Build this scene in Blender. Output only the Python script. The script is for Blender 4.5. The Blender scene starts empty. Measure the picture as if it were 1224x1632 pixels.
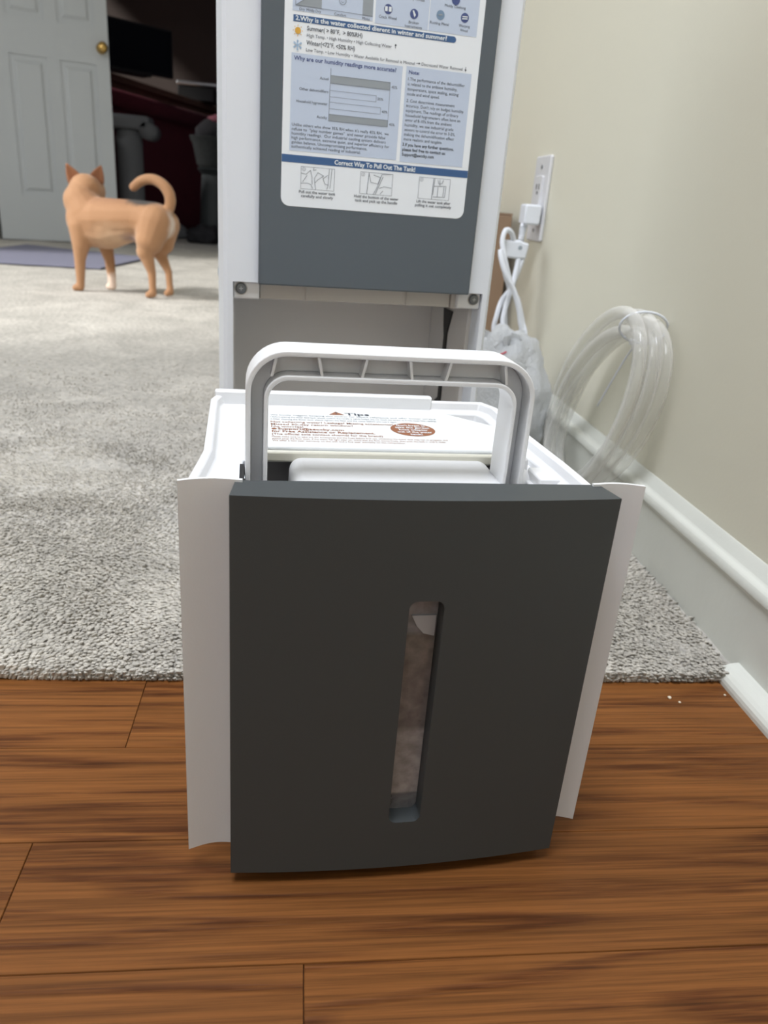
import bpy, bmesh, math, random
from math import sin, cos, pi, radians
from mathutils import Vector, Matrix, noise

C = bpy.context.scene.collection
SC = bpy.context.scene

# ------------------------------------------------------------------ camera
cam_d = bpy.data.cameras.new('camera')
cam = bpy.data.objects.new('camera', cam_d)
C.objects.link(cam)
SC.camera = cam
_r = Vector((0.9924, -0.0984, 0.0741)).normalized()
_k = Vector((0.1193, 0.9175, -0.3795)).normalized()
_u = _r.cross(_k).normalized()
_r = _k.cross(_u)
cam.matrix_world = Matrix(((_r.x, _u.x, -_k.x, 0), (_r.y, _u.y, -_k.y, 0), (_r.z, _u.z, -_k.z, 0.34), (0, 0, 0, 1)))
cam_d.sensor_fit = 'VERTICAL'
cam_d.sensor_height = 24.0
cam_d.sensor_width = 18.0
cam_d.lens = 1200.0 / 1632.0 * 24.0
cam_d.clip_start = 0.01
cam_d.dof.use_dof = True
cam_d.dof.focus_distance = 0.42
cam_d.dof.aperture_fstop = cam_d.lens / 2.0

# ------------------------------------------------------------------ world, lights, exposure
SC.view_settings.view_transform = 'Standard'
SC.view_settings.look = 'None'
SC.view_settings.gamma = 1.0
SC.view_settings.use_curve_mapping = False
SC.view_settings.exposure = 0.0
W = bpy.data.worlds.new('world')
SC.world = W
W.use_nodes = True
_n = W.node_tree.nodes
_bg = _n['Background']
_sky = _n.new('ShaderNodeTexSky')
_sky.sky_type = 'HOSEK_WILKIE'
_sky.turbidity = 5
W.node_tree.links.new(_sky.outputs[0], _bg.inputs[0])
_bg.inputs[1].default_value = 0.6


def area(name, loc, target, sx, sy, power, col=(1, 1, 1), spread=180):
    d = bpy.data.lights.new(name, 'AREA')
    d.shape = 'RECTANGLE'
    d.size, d.size_y = sx, sy
    d.energy = power
    d.color = col
    d.spread = radians(spread)
    o = bpy.data.objects.new(name, d)
    C.objects.link(o)
    o.location = loc
    o.rotation_euler = (Vector(target) - Vector(loc)).to_track_quat('-Z', 'Y').to_euler()
    return o


area('window_daylight', (-2.22, 2.1, 1.45), (-0.2, 1.9, 0.0), 2.0, 1.4, 26, (0.93, 0.97, 1.0))
area('back_window_fill', (-0.9, -1.9, 1.45), (-0.3, 0.6, 0.2), 1.3, 1.2, 4.5, (0.90, 0.95, 1.0))  # added fill light from behind the camera, through an unseen window
area('added_ceiling_light', (-0.30, 0.12, 2.33), (-0.30, 0.12, 0.0), 0.8, 0.8, 51, (0.94, 0.98, 1.06))  # light of the added overhead lamp, out of view
area('dark_room_fill', (-0.2, 6.4, 2.3), (-1.0, 6.6, 0.5), 0.8, 0.8, 0.5, (1.0, 0.95, 0.9))  # added fill light, no visible source in this room
_sd = bpy.data.lights.new('sun', 'SUN')
_sd.energy = 4.2
_sd.angle = radians(9)
_sd.color = (1.0, 0.985, 0.95)
_so = bpy.data.objects.new('sun', _sd)
C.objects.link(_so)
_so.rotation_euler = Vector((0.70, 0.32, -0.64)).to_track_quat('-Z', 'Y').to_euler()

# ------------------------------------------------------------------ materials


def lin(c):
    def f(v):
        v /= 255.0
        return v / 12.92 if v <= 0.04045 else ((v + 0.055) / 1.055) ** 2.4
    return (f(c[0]), f(c[1]), f(c[2]), 1.0)


def mat(name, col=(0.5, 0.5, 0.5), rough=0.5, metal=0.0, spec=0.5, trans=0.0, ior=1.45, bump=0.0, bscale=200.0, var=0.0, vscale=5.0, coat=0.0, alpha=1.0):
    m = bpy.data.materials.new(name)
    m.use_nodes = True
    nt = m.node_tree
    b = nt.nodes['Principled BSDF']
    c4 = tuple(col) + (1.0,) if len(col) == 3 else tuple(col)
    b.inputs['Base Color'].default_value = c4
    b.inputs['Roughness'].default_value = rough
    b.inputs['Metallic'].default_value = metal
    b.inputs['Specular IOR Level'].default_value = spec
    b.inputs['Transmission Weight'].default_value = trans
    b.inputs['IOR'].default_value = ior
    b.inputs['Coat Weight'].default_value = coat
    b.inputs['Alpha'].default_value = alpha
    tc = nt.nodes.new('ShaderNodeTexCoord')
    if bump > 0:
        ns = nt.nodes.new('ShaderNodeTexNoise')
        ns.inputs['Scale'].default_value = bscale
        ns.inputs['Detail'].default_value = 3
        bp = nt.nodes.new('ShaderNodeBump')
        bp.inputs['Strength'].default_value = bump
        bp.inputs['Distance'].default_value = 0.002
        nt.links.new(tc.outputs['Object'], ns.inputs['Vector'])
        nt.links.new(ns.outputs['Fac'], bp.inputs['Height'])
        nt.links.new(bp.outputs[0], b.inputs['Normal'])
    # a faint procedural tone variation on every surface
    nv = nt.nodes.new('ShaderNodeTexNoise')
    nv.inputs['Scale'].default_value = vscale
    nv.inputs['Detail'].default_value = 2
    mr = nt.nodes.new('ShaderNodeMapRange')
    v = max(var, 0.012)
    mr.inputs['To Min'].default_value = 1 - v
    mr.inputs['To Max'].default_value = 1 + v
    mx = nt.nodes.new('ShaderNodeVectorMath')
    mx.operation = 'SCALE'
    mx.inputs[0].default_value = c4[:3]
    nt.links.new(tc.outputs['Object'], nv.inputs['Vector'])
    nt.links.new(nv.outputs['Fac'], mr.inputs['Value'])
    nt.links.new(mr.outputs[0], mx.inputs['Scale'])
    nt.links.new(mx.outputs[0], b.inputs['Base Color'])
    return m


M = {}
M['white'] = mat('white_plastic', (0.77, 0.775, 0.79), 0.38, bump=0.03, bscale=900)
M['tower_white'] = mat('tower_white_plastic', (0.82, 0.865, 0.94), 0.45)
M['cream'] = mat('cream_plastic', (0.72, 0.70, 0.60), 0.4)
M['grey'] = mat('slate_grey_plastic', (0.112, 0.134, 0.156), 0.42, spec=0.4)
M['greypan'] = mat('slate_grey_satin', (0.056, 0.063, 0.066), 0.48, spec=0.4)
M['dark'] = mat('interior_shade_grey', (0.26, 0.25, 0.255), 0.5)
M['beige'] = mat('beige_plastic', (0.52, 0.49, 0.45), 0.5)
M['cavity'] = mat('grey_beige_liner', (0.74, 0.72, 0.70), 0.55, var=0.04)
M['steel'] = mat('steel', (0.45, 0.47, 0.48), 0.3, 1.0)
M['dsteel'] = mat('dark_steel', (0.16, 0.17, 0.18), 0.35, 0.8)
M['black'] = mat('black_rubber', (0.015, 0.015, 0.016), 0.5)
M['wall'] = mat('cream_wall_paint', (0.70, 0.675, 0.565), 0.65, bump=0.05, bscale=300, var=0.03, vscale=2)
M['ceil'] = mat('ceiling_paint', (0.75, 0.74, 0.72), 0.8)
M['trimw'] = mat('white_trim_paint', (0.66, 0.67, 0.62), 0.35, bump=0.12, bscale=120, var=0.06, vscale=14)
M['door'] = mat('white_door_paint', (0.50, 0.525, 0.54), 0.45)
M['brass'] = mat('brass', (0.55, 0.36, 0.12), 0.25, 1.0)
M['plate'] = mat('white_outlet_plastic', (0.70, 0.70, 0.72), 0.35)
M['cord'] = mat('white_cord_vinyl', (0.76, 0.79, 0.85), 0.4)
M['label'] = mat('label_paper_white', (0.88, 0.93, 0.99), 0.45)
M['box_blue'] = mat('pale_blue_print', (0.58, 0.67, 0.83), 0.5)
M['ink'] = mat('dark_ink', (0.05, 0.06, 0.08), 0.5)
M['ink2'] = mat('grey_ink', (0.17, 0.19, 0.23), 0.5)
M['navy'] = mat('navy_ink', (0.055, 0.13, 0.30), 0.5)
M['navyt'] = mat('navy_text_ink', (0.07, 0.10, 0.27), 0.5)
M['grayp'] = mat('grey_print', (0.33, 0.37, 0.41), 0.5)
M['whitep'] = mat('white_print', (0.80, 0.86, 0.90), 0.5)
M['orange'] = mat('orange_print', (0.75, 0.42, 0.07), 0.5)
M['sky'] = mat('light_blue_print', (0.42, 0.58, 0.78), 0.5)
M['rust'] = mat('rust_print', (0.29, 0.115, 0.055), 0.5)
M['lab2'] = mat('white_sticker', (0.76, 0.78, 0.78), 0.4)
M['dust'] = mat('cream_crumb', (0.75, 0.65, 0.50), 0.8)
M['mat'] = mat('violet_grey_cloth', (0.20, 0.20, 0.27), 0.9, bump=0.4, bscale=300)
M['brownw'] = mat('dark_brown_wood', (0.20, 0.125, 0.09), 0.5, var=0.15, vscale=6)
M['maroon'] = mat('maroon_cloth', (0.085, 0.006, 0.016), 0.9, var=0.2, vscale=8)
M['tvb'] = mat('glossy_black_screen', (0.01, 0.012, 0.016), 0.15)
M['greyc'] = mat('grey_carpeted_post', (0.15, 0.155, 0.165), 0.9, bump=0.4, bscale=200)
M['basket'] = mat('black_woven_plastic', (0.035, 0.04, 0.042), 0.6)
M['pink'] = mat('dusty_pink_cloth', (0.30, 0.10, 0.13), 0.9)
M['silver'] = mat('silver_metal', (0.7, 0.72, 0.75), 0.3, 0.9)
M['greycl'] = mat('dark_grey_cloth', (0.018, 0.017, 0.020), 0.9, var=0.2)
M['card'] = mat('brown_cardboard', (0.30, 0.20, 0.13), 0.8, var=0.08, vscale=12)
M['reds'] = mat('red_print', (0.62, 0.03, 0.07), 0.6)
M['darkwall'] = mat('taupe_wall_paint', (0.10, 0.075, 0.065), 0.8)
M['skyglass'] = mat('window_glass', (1, 1, 1), 0.0, alpha=0.06)
M['lampg'] = mat('frosted_lamp_glass', (0.8, 0.8, 0.78), 0.6)

# clear vinyl hose
m = bpy.data.materials.new('clear_vinyl')
m.use_nodes = True
nt = m.node_tree
b = nt.nodes['Principled BSDF']
b.inputs['Base Color'].default_value = (0.86, 0.85, 0.83, 1)
b.inputs['Roughness'].default_value = 0.12
b.inputs['Specular IOR Level'].default_value = 0.7
tr = nt.nodes.new('ShaderNodeBsdfTransparent')
tr.inputs[0].default_value = (0.96, 0.96, 0.95, 1)
lw = nt.nodes.new('ShaderNodeLayerWeight')
lw.inputs[0].default_value = 0.35
mr = nt.nodes.new('ShaderNodeMapRange')
mr.inputs['To Min'].default_value = 0.17
mr.inputs['To Max'].default_value = 0.80
mix = nt.nodes.new('ShaderNodeMixShader')
nt.links.new(lw.outputs['Facing'], mr.inputs['Value'])
geo = nt.nodes.new('ShaderNodeNewGeometry')
inv = nt.nodes.new('ShaderNodeMath')
inv.operation = 'SUBTRACT'
inv.inputs[0].default_value = 1.0
nt.links.new(geo.outputs['Backfacing'], inv.inputs[1])
mlt = nt.nodes.new('ShaderNodeMath')
mlt.operation = 'MULTIPLY'
nt.links.new(mr.outputs[0], mlt.inputs[0])
nt.links.new(inv.outputs[0], mlt.inputs[1])
nt.links.new(mlt.outputs[0], mix.inputs[0])
nt.links.new(tr.outputs[0], mix.inputs[1])
nt.links.new(b.outputs[0], mix.inputs[2])
nt.links.new(mix.outputs[0], nt.nodes['Material Output'].inputs[0])
M['vinyl'] = m

# translucent plastic bag
m = bpy.data.materials.new('translucent_bag_film')
m.use_nodes = True
nt = m.node_tree
b = nt.nodes['Principled BSDF']
b.inputs['Base Color'].default_value = (0.90, 0.92, 0.95, 1)
b.inputs['Roughness'].default_value = 0.35
tr = nt.nodes.new('ShaderNodeBsdfTransparent')
tl = nt.nodes.new('ShaderNodeBsdfTranslucent')
tl.inputs[0].default_value = (0.8, 0.82, 0.84, 1)
mx1 = nt.nodes.new('ShaderNodeMixShader')
mx1.inputs[0].default_value = 0.3
mx2 = nt.nodes.new('ShaderNodeMixShader')
mx2.inputs[0].default_value = 0.85
ns = nt.nodes.new('ShaderNodeTexNoise')
ns.inputs['Scale'].default_value = 30
ns.inputs['Detail'].default_value = 4
ns.inputs['Distortion'].default_value = 1.5
bp = nt.nodes.new('ShaderNodeBump')
bp.inputs['Strength'].default_value = 0.6
bp.inputs['Distance'].default_value = 0.01
nt.links.new(ns.outputs['Fac'], bp.inputs['Height'])
nt.links.new(bp.outputs[0], b.inputs['Normal'])
nt.links.new(b.outputs[0], mx1.inputs[1])
nt.links.new(tl.outputs[0], mx1.inputs[2])
nt.links.new(tr.outputs[0], mx2.inputs[1])
nt.links.new(mx1.outputs[0], mx2.inputs[2])
nt.links.new(mx2.outputs[0], nt.nodes['Material Output'].inputs[0])
M['bag'] = m

# slot window: clear plastic misted with droplets in its upper part
m = bpy.data.materials.new('misted_clear_plastic')
m.use_nodes = True
nt = m.node_tree
b = nt.nodes['Principled BSDF']
b.inputs['Roughness'].default_value = 0.15
tr = nt.nodes.new('ShaderNodeBsdfTransparent')
tr.inputs[0].default_value = (0.80, 0.79, 0.79, 1)
mix = nt.nodes.new('ShaderNodeMixShader')
tc = nt.nodes.new('ShaderNodeTexCoord')
ns = nt.nodes.new('ShaderNodeTexNoise')
ns.inputs['Scale'].default_value = 170
ns.inputs['Detail'].default_value = 3
nt.links.new(tc.outputs['Object'], ns.inputs['Vector'])
sp = nt.nodes.new('ShaderNodeSeparateXYZ')
nt.links.new(tc.outputs['Object'], sp.inputs[0])
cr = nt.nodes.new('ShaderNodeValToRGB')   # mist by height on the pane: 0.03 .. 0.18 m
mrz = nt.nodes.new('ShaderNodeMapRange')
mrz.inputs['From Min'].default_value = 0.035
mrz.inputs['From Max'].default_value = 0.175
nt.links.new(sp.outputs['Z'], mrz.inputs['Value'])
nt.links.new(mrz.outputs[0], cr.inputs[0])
cb = nt.nodes.new('ShaderNodeValToRGB')   # interior's light and dark painted into the pane colour by height
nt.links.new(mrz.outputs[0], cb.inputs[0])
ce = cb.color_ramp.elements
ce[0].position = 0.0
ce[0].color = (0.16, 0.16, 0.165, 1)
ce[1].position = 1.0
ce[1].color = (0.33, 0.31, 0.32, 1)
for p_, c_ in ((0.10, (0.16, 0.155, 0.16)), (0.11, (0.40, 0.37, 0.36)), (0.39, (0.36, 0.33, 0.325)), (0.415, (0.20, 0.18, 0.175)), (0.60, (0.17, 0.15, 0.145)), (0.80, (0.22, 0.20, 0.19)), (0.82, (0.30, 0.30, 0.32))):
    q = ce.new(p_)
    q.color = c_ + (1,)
nsc = nt.nodes.new('ShaderNodeTexNoise')
nsc.inputs['Scale'].default_value = 90
nsc.inputs['Detail'].default_value = 3
nt.links.new(tc.outputs['Object'], nsc.inputs['Vector'])
mrc = nt.nodes.new('ShaderNodeMapRange')
mrc.inputs['From Min'].default_value = 0.3
mrc.inputs['From Max'].default_value = 0.7
mrc.inputs['To Min'].default_value = 1.05
mrc.inputs['To Max'].default_value = 1.5
nt.links.new(nsc.outputs['Fac'], mrc.inputs['Value'])
vsc = nt.nodes.new('ShaderNodeVectorMath')
vsc.operation = 'SCALE'
nt.links.new(cb.outputs[0], vsc.inputs[0])
nt.links.new(mrc.outputs[0], vsc.inputs['Scale'])
nt.links.new(vsc.outputs[0], b.inputs['Base Color'])
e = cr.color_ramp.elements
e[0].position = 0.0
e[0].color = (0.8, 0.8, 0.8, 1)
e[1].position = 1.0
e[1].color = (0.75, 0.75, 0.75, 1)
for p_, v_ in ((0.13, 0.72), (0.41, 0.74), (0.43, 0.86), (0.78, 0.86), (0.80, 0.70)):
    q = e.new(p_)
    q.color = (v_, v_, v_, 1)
mm = nt.nodes.new('ShaderNodeMath')
mm.operation = 'MULTIPLY_ADD'
mrn = nt.nodes.new('ShaderNodeMapRange')
mrn.inputs['From Min'].default_value = 0.3
mrn.inputs['From Max'].default_value = 0.7
mrn.inputs['To Min'].default_value = 0.75
mrn.inputs['To Max'].default_value = 1.2
nt.links.new(ns.outputs['Fac'], mrn.inputs['Value'])
mm.operation = 'MULTIPLY'
nt.links.new(cr.outputs[0], mm.inputs[0])
nt.links.new(mrn.outputs[0], mm.inputs[1])
nt.links.new(mm.outputs[0], mix.inputs[0])
nt.links.new(tr.outputs[0], mix.inputs[1])
nt.links.new(b.outputs[0], mix.inputs[2])
nt.links.new(mix.outputs[0], nt.nodes['Material Output'].inputs[0])
M['pane'] = m


# oak planks, a different piece of grain on every plank
def oak():
    m = bpy.data.materials.new('stained_oak')
    m.use_nodes = True
    nt = m.node_tree
    L = nt.links.new
    N = nt.nodes.new
    b = nt.nodes['Principled BSDF']
    tc = N('ShaderNodeTexCoord')
    oi = N('ShaderNodeObjectInfo')
    rnd = N('ShaderNodeMath')
    rnd.operation = 'MULTIPLY'
    rnd.inputs[1].default_value = 37.0
    L(oi.outputs['Random'], rnd.inputs[0])
    cmb = N('ShaderNodeCombineXYZ')
    L(rnd.outputs[0], cmb.inputs[0])
    L(rnd.outputs[0], cmb.inputs[2])
    add = N('ShaderNodeVectorMath')
    add.operation = 'ADD'
    L(tc.outputs['Object'], add.inputs[0])
    L(cmb.outputs[0], add.inputs[1])

    def noisy(sx, sy, scale, detail, dist=0.0, rough=0.5):
        mp = N('ShaderNodeMapping')
        mp.inputs['Scale'].default_value = (sx, sy, 1)
        L(add.outputs[0], mp.inputs['Vector'])
        n = N('ShaderNodeTexNoise')
        n.inputs['Scale'].default_value = scale
        n.inputs['Detail'].default_value = detail
        n.inputs['Distortion'].default_value = dist
        n.inputs['Roughness'].default_value = rough
        L(mp.outputs[0], n.inputs['Vector'])
        return n
    big = noisy(1.5, 17.0, 1.0, 2.0, 0.25)         # growth-ring field, long along the plank
    mul = N('ShaderNodeMath')
    mul.operation = 'MULTIPLY'
    mul.inputs[1].default_value = 46.0
    L(big.outputs['Fac'], mul.inputs[0])
    sn = N('ShaderNodeMath')
    sn.operation = 'SINE'
    L(mul.outputs[0], sn.inputs[0])
    ring = N('ShaderNodeMapRange')
    ring.inputs['From Min'].default_value = 0.15
    ring.inputs['From Max'].default_value = 0.98
    L(sn.outputs[0], ring.inputs['Value'])
    rag = noisy(16.0, 340.0, 1.0, 3.0, 0.3, 0.6)   # ragged pores inside the dark rings
    ragr = N('ShaderNodeMapRange')
    ragr.inputs['From Min'].default_value = 0.30
    ragr.inputs['From Max'].default_value = 0.62
    L(rag.outputs['Fac'], ragr.inputs['Value'])
    dk = N('ShaderNodeMath')
    dk.operation = 'MULTIPLY'
    L(ring.outputs[0], dk.inputs[0])
    L(ragr.outputs[0], dk.inputs[1])
    fine = noisy(7.0, 420.0, 1.0, 4.0, 0.0, 0.65)
    finr = N('ShaderNodeMapRange')
    finr.inputs['From Min'].default_value = 0.30
    finr.inputs['From Max'].default_value = 0.70
    finr.inputs['To Min'].default_value = 0.58
    finr.inputs['To Max'].default_value = 1.30
    L(fine.outputs['Fac'], finr.inputs['Value'])
    c1 = N('ShaderNodeMix')
    c1.data_type = 'RGBA'
    c1.inputs[6].default_value = (0.185, 0.070, 0.019, 1)
    c1.inputs[7].default_value = (0.062, 0.018, 0.0055, 1)
    sc = N('ShaderNodeMath')
    sc.operation = 'MULTIPLY'
    sc.inputs[1].default_value = 0.80
    L(dk.outputs[0], sc.inputs[0])
    L(sc.outputs[0], c1.inputs[0])
    vs = N('ShaderNodeVectorMath')
    vs.operation = 'SCALE'
    L(c1.outputs[2], vs.inputs[0])
    L(finr.outputs[0], vs.inputs['Scale'])
    tone = N('ShaderNodeMapRange')
    tone.inputs['To Min'].default_value = 0.84
    tone.inputs['To Max'].default_value = 1.12
    L(oi.outputs['Random'], tone.inputs['Value'])
    v2 = N('ShaderNodeVectorMath')
    v2.operation = 'SCALE'
    L(vs.outputs[0], v2.inputs[0])
    L(tone.outputs[0], v2.inputs['Scale'])
    L(v2.outputs[0], b.inputs['Base Color'])
    b.inputs['Roughness'].default_value = 0.42
    b.inputs['Specular IOR Level'].default_value = 0.15
    bp = N('ShaderNodeBump')
    bp.inputs['Strength'].default_value = 0.25
    bp.inputs['Distance'].default_value = 0.0006
    inv = N('ShaderNodeMath')
    inv.operation = 'SUBTRACT'
    inv.inputs[0].default_value = 1.0
    L(dk.outputs[0], inv.inputs[1])
    L(inv.outputs[0], bp.inputs['Height'])
    L(bp.outputs[0], b.inputs['Normal'])
    return m


M['oak'] = oak()


def carpet_mat(name, base, bumpd):
    m = bpy.data.materials.new(name)
    m.use_nodes = True
    nt = m.node_tree
    L = nt.links.new
    N = nt.nodes.new
    b = nt.nodes['Principled BSDF']
    tc = N('ShaderNodeTexCoord')
    n1 = N('ShaderNodeTexNoise')
    n1.inputs['Scale'].default_value = 7
    n1.inputs['Detail'].default_value = 4
    n1.inputs['Distortion'].default_value = 0.8
    n2 = N('ShaderNodeTexNoise')
    n2.inputs['Scale'].default_value = 110
    n2.inputs['Detail'].default_value = 3
    for n in (n1, n2):
        L(tc.outputs['Object'], n.inputs['Vector'])
    r1 = N('ShaderNodeMapRange')
    r1.inputs['From Min'].default_value = 0.3
    r1.inputs['From Max'].default_value = 0.7
    r1.inputs['To Min'].default_value = 0.84
    r1.inputs['To Max'].default_value = 1.14
    r2 = N('ShaderNodeMapRange')
    r2.inputs['From Min'].default_value = 0.3
    r2.inputs['From Max'].default_value = 0.7
    r2.inputs['To Min'].default_value = 0.80
    r2.inputs['To Max'].default_value = 1.16
    L(n1.outputs['Fac'], r1.inputs['Value'])
    L(n2.outputs['Fac'], r2.inputs['Value'])
    mu = N('ShaderNodeMath')
    mu.operation = 'MULTIPLY'
    L(r1.outputs[0], mu.inputs[0])
    L(r2.outputs[0], mu.inputs[1])
    vs = N('ShaderNodeVectorMath')
    vs.operation = 'SCALE'
    vs.inputs[0].default_value = base
    L(mu.outputs[0], vs.inputs['Scale'])
    L(vs.outputs[0], b.inputs['Base Color'])
    b.inputs['Roughness'].default_value = 0.95
    b.inputs['Specular IOR Level'].default_value = 0.1
    bp = N('ShaderNodeBump')
    bp.inputs['Strength'].default_value = 0.8
    bp.inputs['Distance'].default_value = bumpd
    L(n2.outputs['Fac'], bp.inputs['Height'])
    L(bp.outputs[0], b.inputs['Normal'])
    return m


M['carpet'] = carpet_mat('beige_carpet', (0.50, 0.475, 0.435), 0.005)
M['pile'] = carpet_mat('beige_carpet_pile', (0.54, 0.51, 0.455), 0.001)

# dog fur
m = bpy.data.materials.new('tan_fur')
m.use_nodes = True
nt = m.node_tree
L = nt.links.new
N = nt.nodes.new
b = nt.nodes['Principled BSDF']
b.inputs['Roughness'].default_value = 0.75
b.inputs['Sheen Weight'].default_value = 0.2
tc = N('ShaderNodeTexCoord')
cur = None


def fur_patch(prev, centre, rad, col, soft=0.4, sc=(1, 1, 1)):
    mp = N('ShaderNodeMapping')
    mp.vector_type = 'POINT'
    mp.inputs['Location'].default_value = tuple(-centre[i] * sc[i] for i in range(3))
    mp.inputs['Scale'].default_value = sc
    L(tc.outputs['Object'], mp.inputs['Vector'])
    ln = N('ShaderNodeVectorMath')
    ln.operation = 'LENGTH'
    L(mp.outputs[0], ln.inputs[0])
    nz = N('ShaderNodeTexNoise')
    nz.inputs['Scale'].default_value = 40
    L(tc.outputs['Object'], nz.inputs['Vector'])
    ad = N('ShaderNodeMath')
    ad.operation = 'MULTIPLY_ADD'
    L(nz.outputs['Fac'], ad.inputs[0])
    ad.inputs[1].default_value = rad * 0.5
    L(ln.outputs['Value'], ad.inputs[2])
    mr = N('ShaderNodeMapRange')
    mr.inputs['From Min'].default_value = rad * (1.25 - soft)
    mr.inputs['From Max'].default_value = rad * 1.25
    mr.inputs['To Min'].default_value = 1
    mr.inputs['To Max'].default_value = 0
    L(ad.outputs[0], mr.inputs['Value'])
    mx = N('ShaderNodeMix')
    mx.data_type = 'RGBA'
    L(mr.outputs[0], mx.inputs[0])
    if prev is None:
        mx.inputs[6].default_value = (0.38, 0.195, 0.092, 1)
    else:
        L(prev, mx.inputs[6])
    mx.inputs[7].default_value = tuple(col) + (1,)
    return mx.outputs[2]


cur = fur_patch(None, (-0.56, 2.52, 0.165), 0.07, (0.52, 0.34, 0.21), 0.9, (0.6, 1, 1))
cur = fur_patch(cur, (-0.56, 2.57, 0.30), 0.075, (0.28, 0.125, 0.055), 0.8, (0.55, 1, 1.2))
cur = fur_patch(cur, (-0.405, 2.515, 0.225), 0.030, (0.80, 0.70, 0.62), 0.7, (1, 1, 0.6))
cur = fur_patch(cur, (-0.480, 2.535, 0.292), 0.036, (0.035, 0.028, 0.025), 0.4, (0.6, 0.8, 1.2))
cur = fur_patch(cur, (-0.612, 2.64, 0.03), 0.042, (0.80, 0.62, 0.50), 0.5)
cur = fur_patch(cur, (-0.52, 2.52, 0.175), 0.028, (0.24, 0.16, 0.14), 0.8, (0.7, 1, 1))
L(cur, b.inputs['Base Color'])
nz = N('ShaderNodeTexNoise')
nz.inputs['Scale'].default_value = 350
bp = N('ShaderNodeBump')
bp.inputs['Strength'].default_value = 0.3
bp.inputs['Distance'].default_value = 0.002
L(tc.outputs['Object'], nz.inputs['Vector'])
L(nz.outputs['Fac'], bp.inputs['Height'])
L(bp.outputs[0], b.inputs['Normal'])
M['fur'] = m
M['ear'] = mat('dark_tan_ear', (0.30, 0.13, 0.065), 0.85)

# ------------------------------------------------------------------ builders


def thing(name, label, cat, loc=(0, 0, 0), rz=0.0, group=None):
    o = bpy.data.objects.new(name, None)
    o.empty_display_size = 0.05
    C.objects.link(o)
    o.location = loc
    o.rotation_euler = (0, 0, rz)
    o['label'] = label
    o['category'] = cat
    if group:
        o['group'] = group
    return o


def tag(o, label, cat, group=None):
    o['label'] = label
    o['category'] = cat
    if group:
        o['group'] = group
    return o


def obj(name, bm, m, parent=None, smooth=False, bevel=0.0, seg=2, label=None, loc=None):
    bmesh.ops.recalc_face_normals(bm, faces=bm.faces)
    me = bpy.data.meshes.new(name)
    bm.to_mesh(me)
    bm.free()
    ms = m if isinstance(m, (list, tuple)) else [m]
    for q in ms:
        me.materials.append(q)
    o = bpy.data.objects.new(name, me)
    C.objects.link(o)
    if parent is not None:
        o.parent = parent
    if loc is not None:
        o.location = loc
    if bevel > 0:
        md = o.modifiers.new('bevel', 'BEVEL')
        md.width = bevel
        md.segments = seg
        md.limit_method = 'ANGLE'
        md.angle_limit = radians(35)
        md.harden_normals = False
    if smooth or bevel > 0:
        for p in me.polygons:
            p.use_smooth = True
        if bevel > 0 or smooth == 'auto':
            md = o.modifiers.new('wn', 'WEIGHTED_NORMAL')
            md.keep_sharp = True
            me_sharp(me, 35)
    if label:
        o['label'] = label
    return o


def me_sharp(me, ang):
    bm = bmesh.new()
    bm.from_mesh(me)
    for e in bm.edges:
        if len(e.link_faces) == 2 and e.calc_face_angle(0) > radians(ang):
            e.smooth = False
    bm.to_mesh(me)
    bm.free()


def box(bm, x0, x1, y0, y1, z0, z1, mi=0):
    v = [bm.verts.new(p) for p in ((x0, y0, z0), (x1, y0, z0), (x1, y1, z0), (x0, y1, z0), (x0, y0, z1), (x1, y0, z1), (x1, y1, z1), (x0, y1, z1))]
    for f in ((0, 3, 2, 1), (4, 5, 6, 7), (0, 1, 5, 4), (1, 2, 6, 5), (2, 3, 7, 6), (3, 0, 4, 7)):
        bm.faces.new([v[i] for i in f]).material_index = mi
    return v


def B(*a):
    bm = bmesh.new()
    box(bm, *a)
    return bm


def prism(bm, pts, ax, a0, a1, mi=0):
    """closed outline extruded along an axis; pts are the other two coordinates in order"""
    def P(p, a):
        return {0: (a, p[0], p[1]), 1: (p[0], a, p[1]), 2: (p[0], p[1], a)}[ax]
    A = [bm.verts.new(P(p, a0)) for p in pts]
    D = [bm.verts.new(P(p, a1)) for p in pts]
    n = len(pts)
    for i in range(n):
        bm.faces.new((A[i], A[(i + 1) % n], D[(i + 1) % n], D[i])).material_index = mi
    bm.faces.new(A).material_index = mi
    bm.faces.new(D[::-1]).material_index = mi


def PR(pts, ax, a0, a1):
    bm = bmesh.new()
    prism(bm, pts, ax, a0, a1)
    return bm


def tube(bm, pts, r, n=10, closed=False, cap=True):
    pts = [Vector(p) for p in pts]
    m_ = len(pts)
    rs = r if isinstance(r, (list, tuple)) else [r] * m_
    prev = None
    rings = []
    for i, p in enumerate(pts):
        if closed:
            t = pts[(i + 1) % m_] - pts[i - 1]
        else:
            t = pts[min(i + 1, m_ - 1)] - pts[max(i - 1, 0)]
        t.normalize()
        if prev is None:
            a = Vector((0, 0, 1)) if abs(t.z) < 0.9 else Vector((1, 0, 0))
            u = t.cross(a).normalized()
        else:
            u = (prev - t * prev.dot(t)).normalized()
        prev = u
        w = t.cross(u)
        rings.append([bm.verts.new(p + (u * cos(2 * pi * k / n) + w * sin(2 * pi * k / n)) * rs[i]) for k in range(n)])
    for i in range(m_ if closed else m_ - 1):
        A, D = rings[i], rings[(i + 1) % m_]
        for k in range(n):
            bm.faces.new((A[k], A[(k + 1) % n], D[(k + 1) % n], D[k]))
    if cap and not closed:
        bm.faces.new(rings[0][::-1])
        bm.faces.new(rings[-1])


def TB(pts, r, n=10, **k):
    bm = bmesh.new()
    tube(bm, pts, r, n, **k)
    return bm


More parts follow.
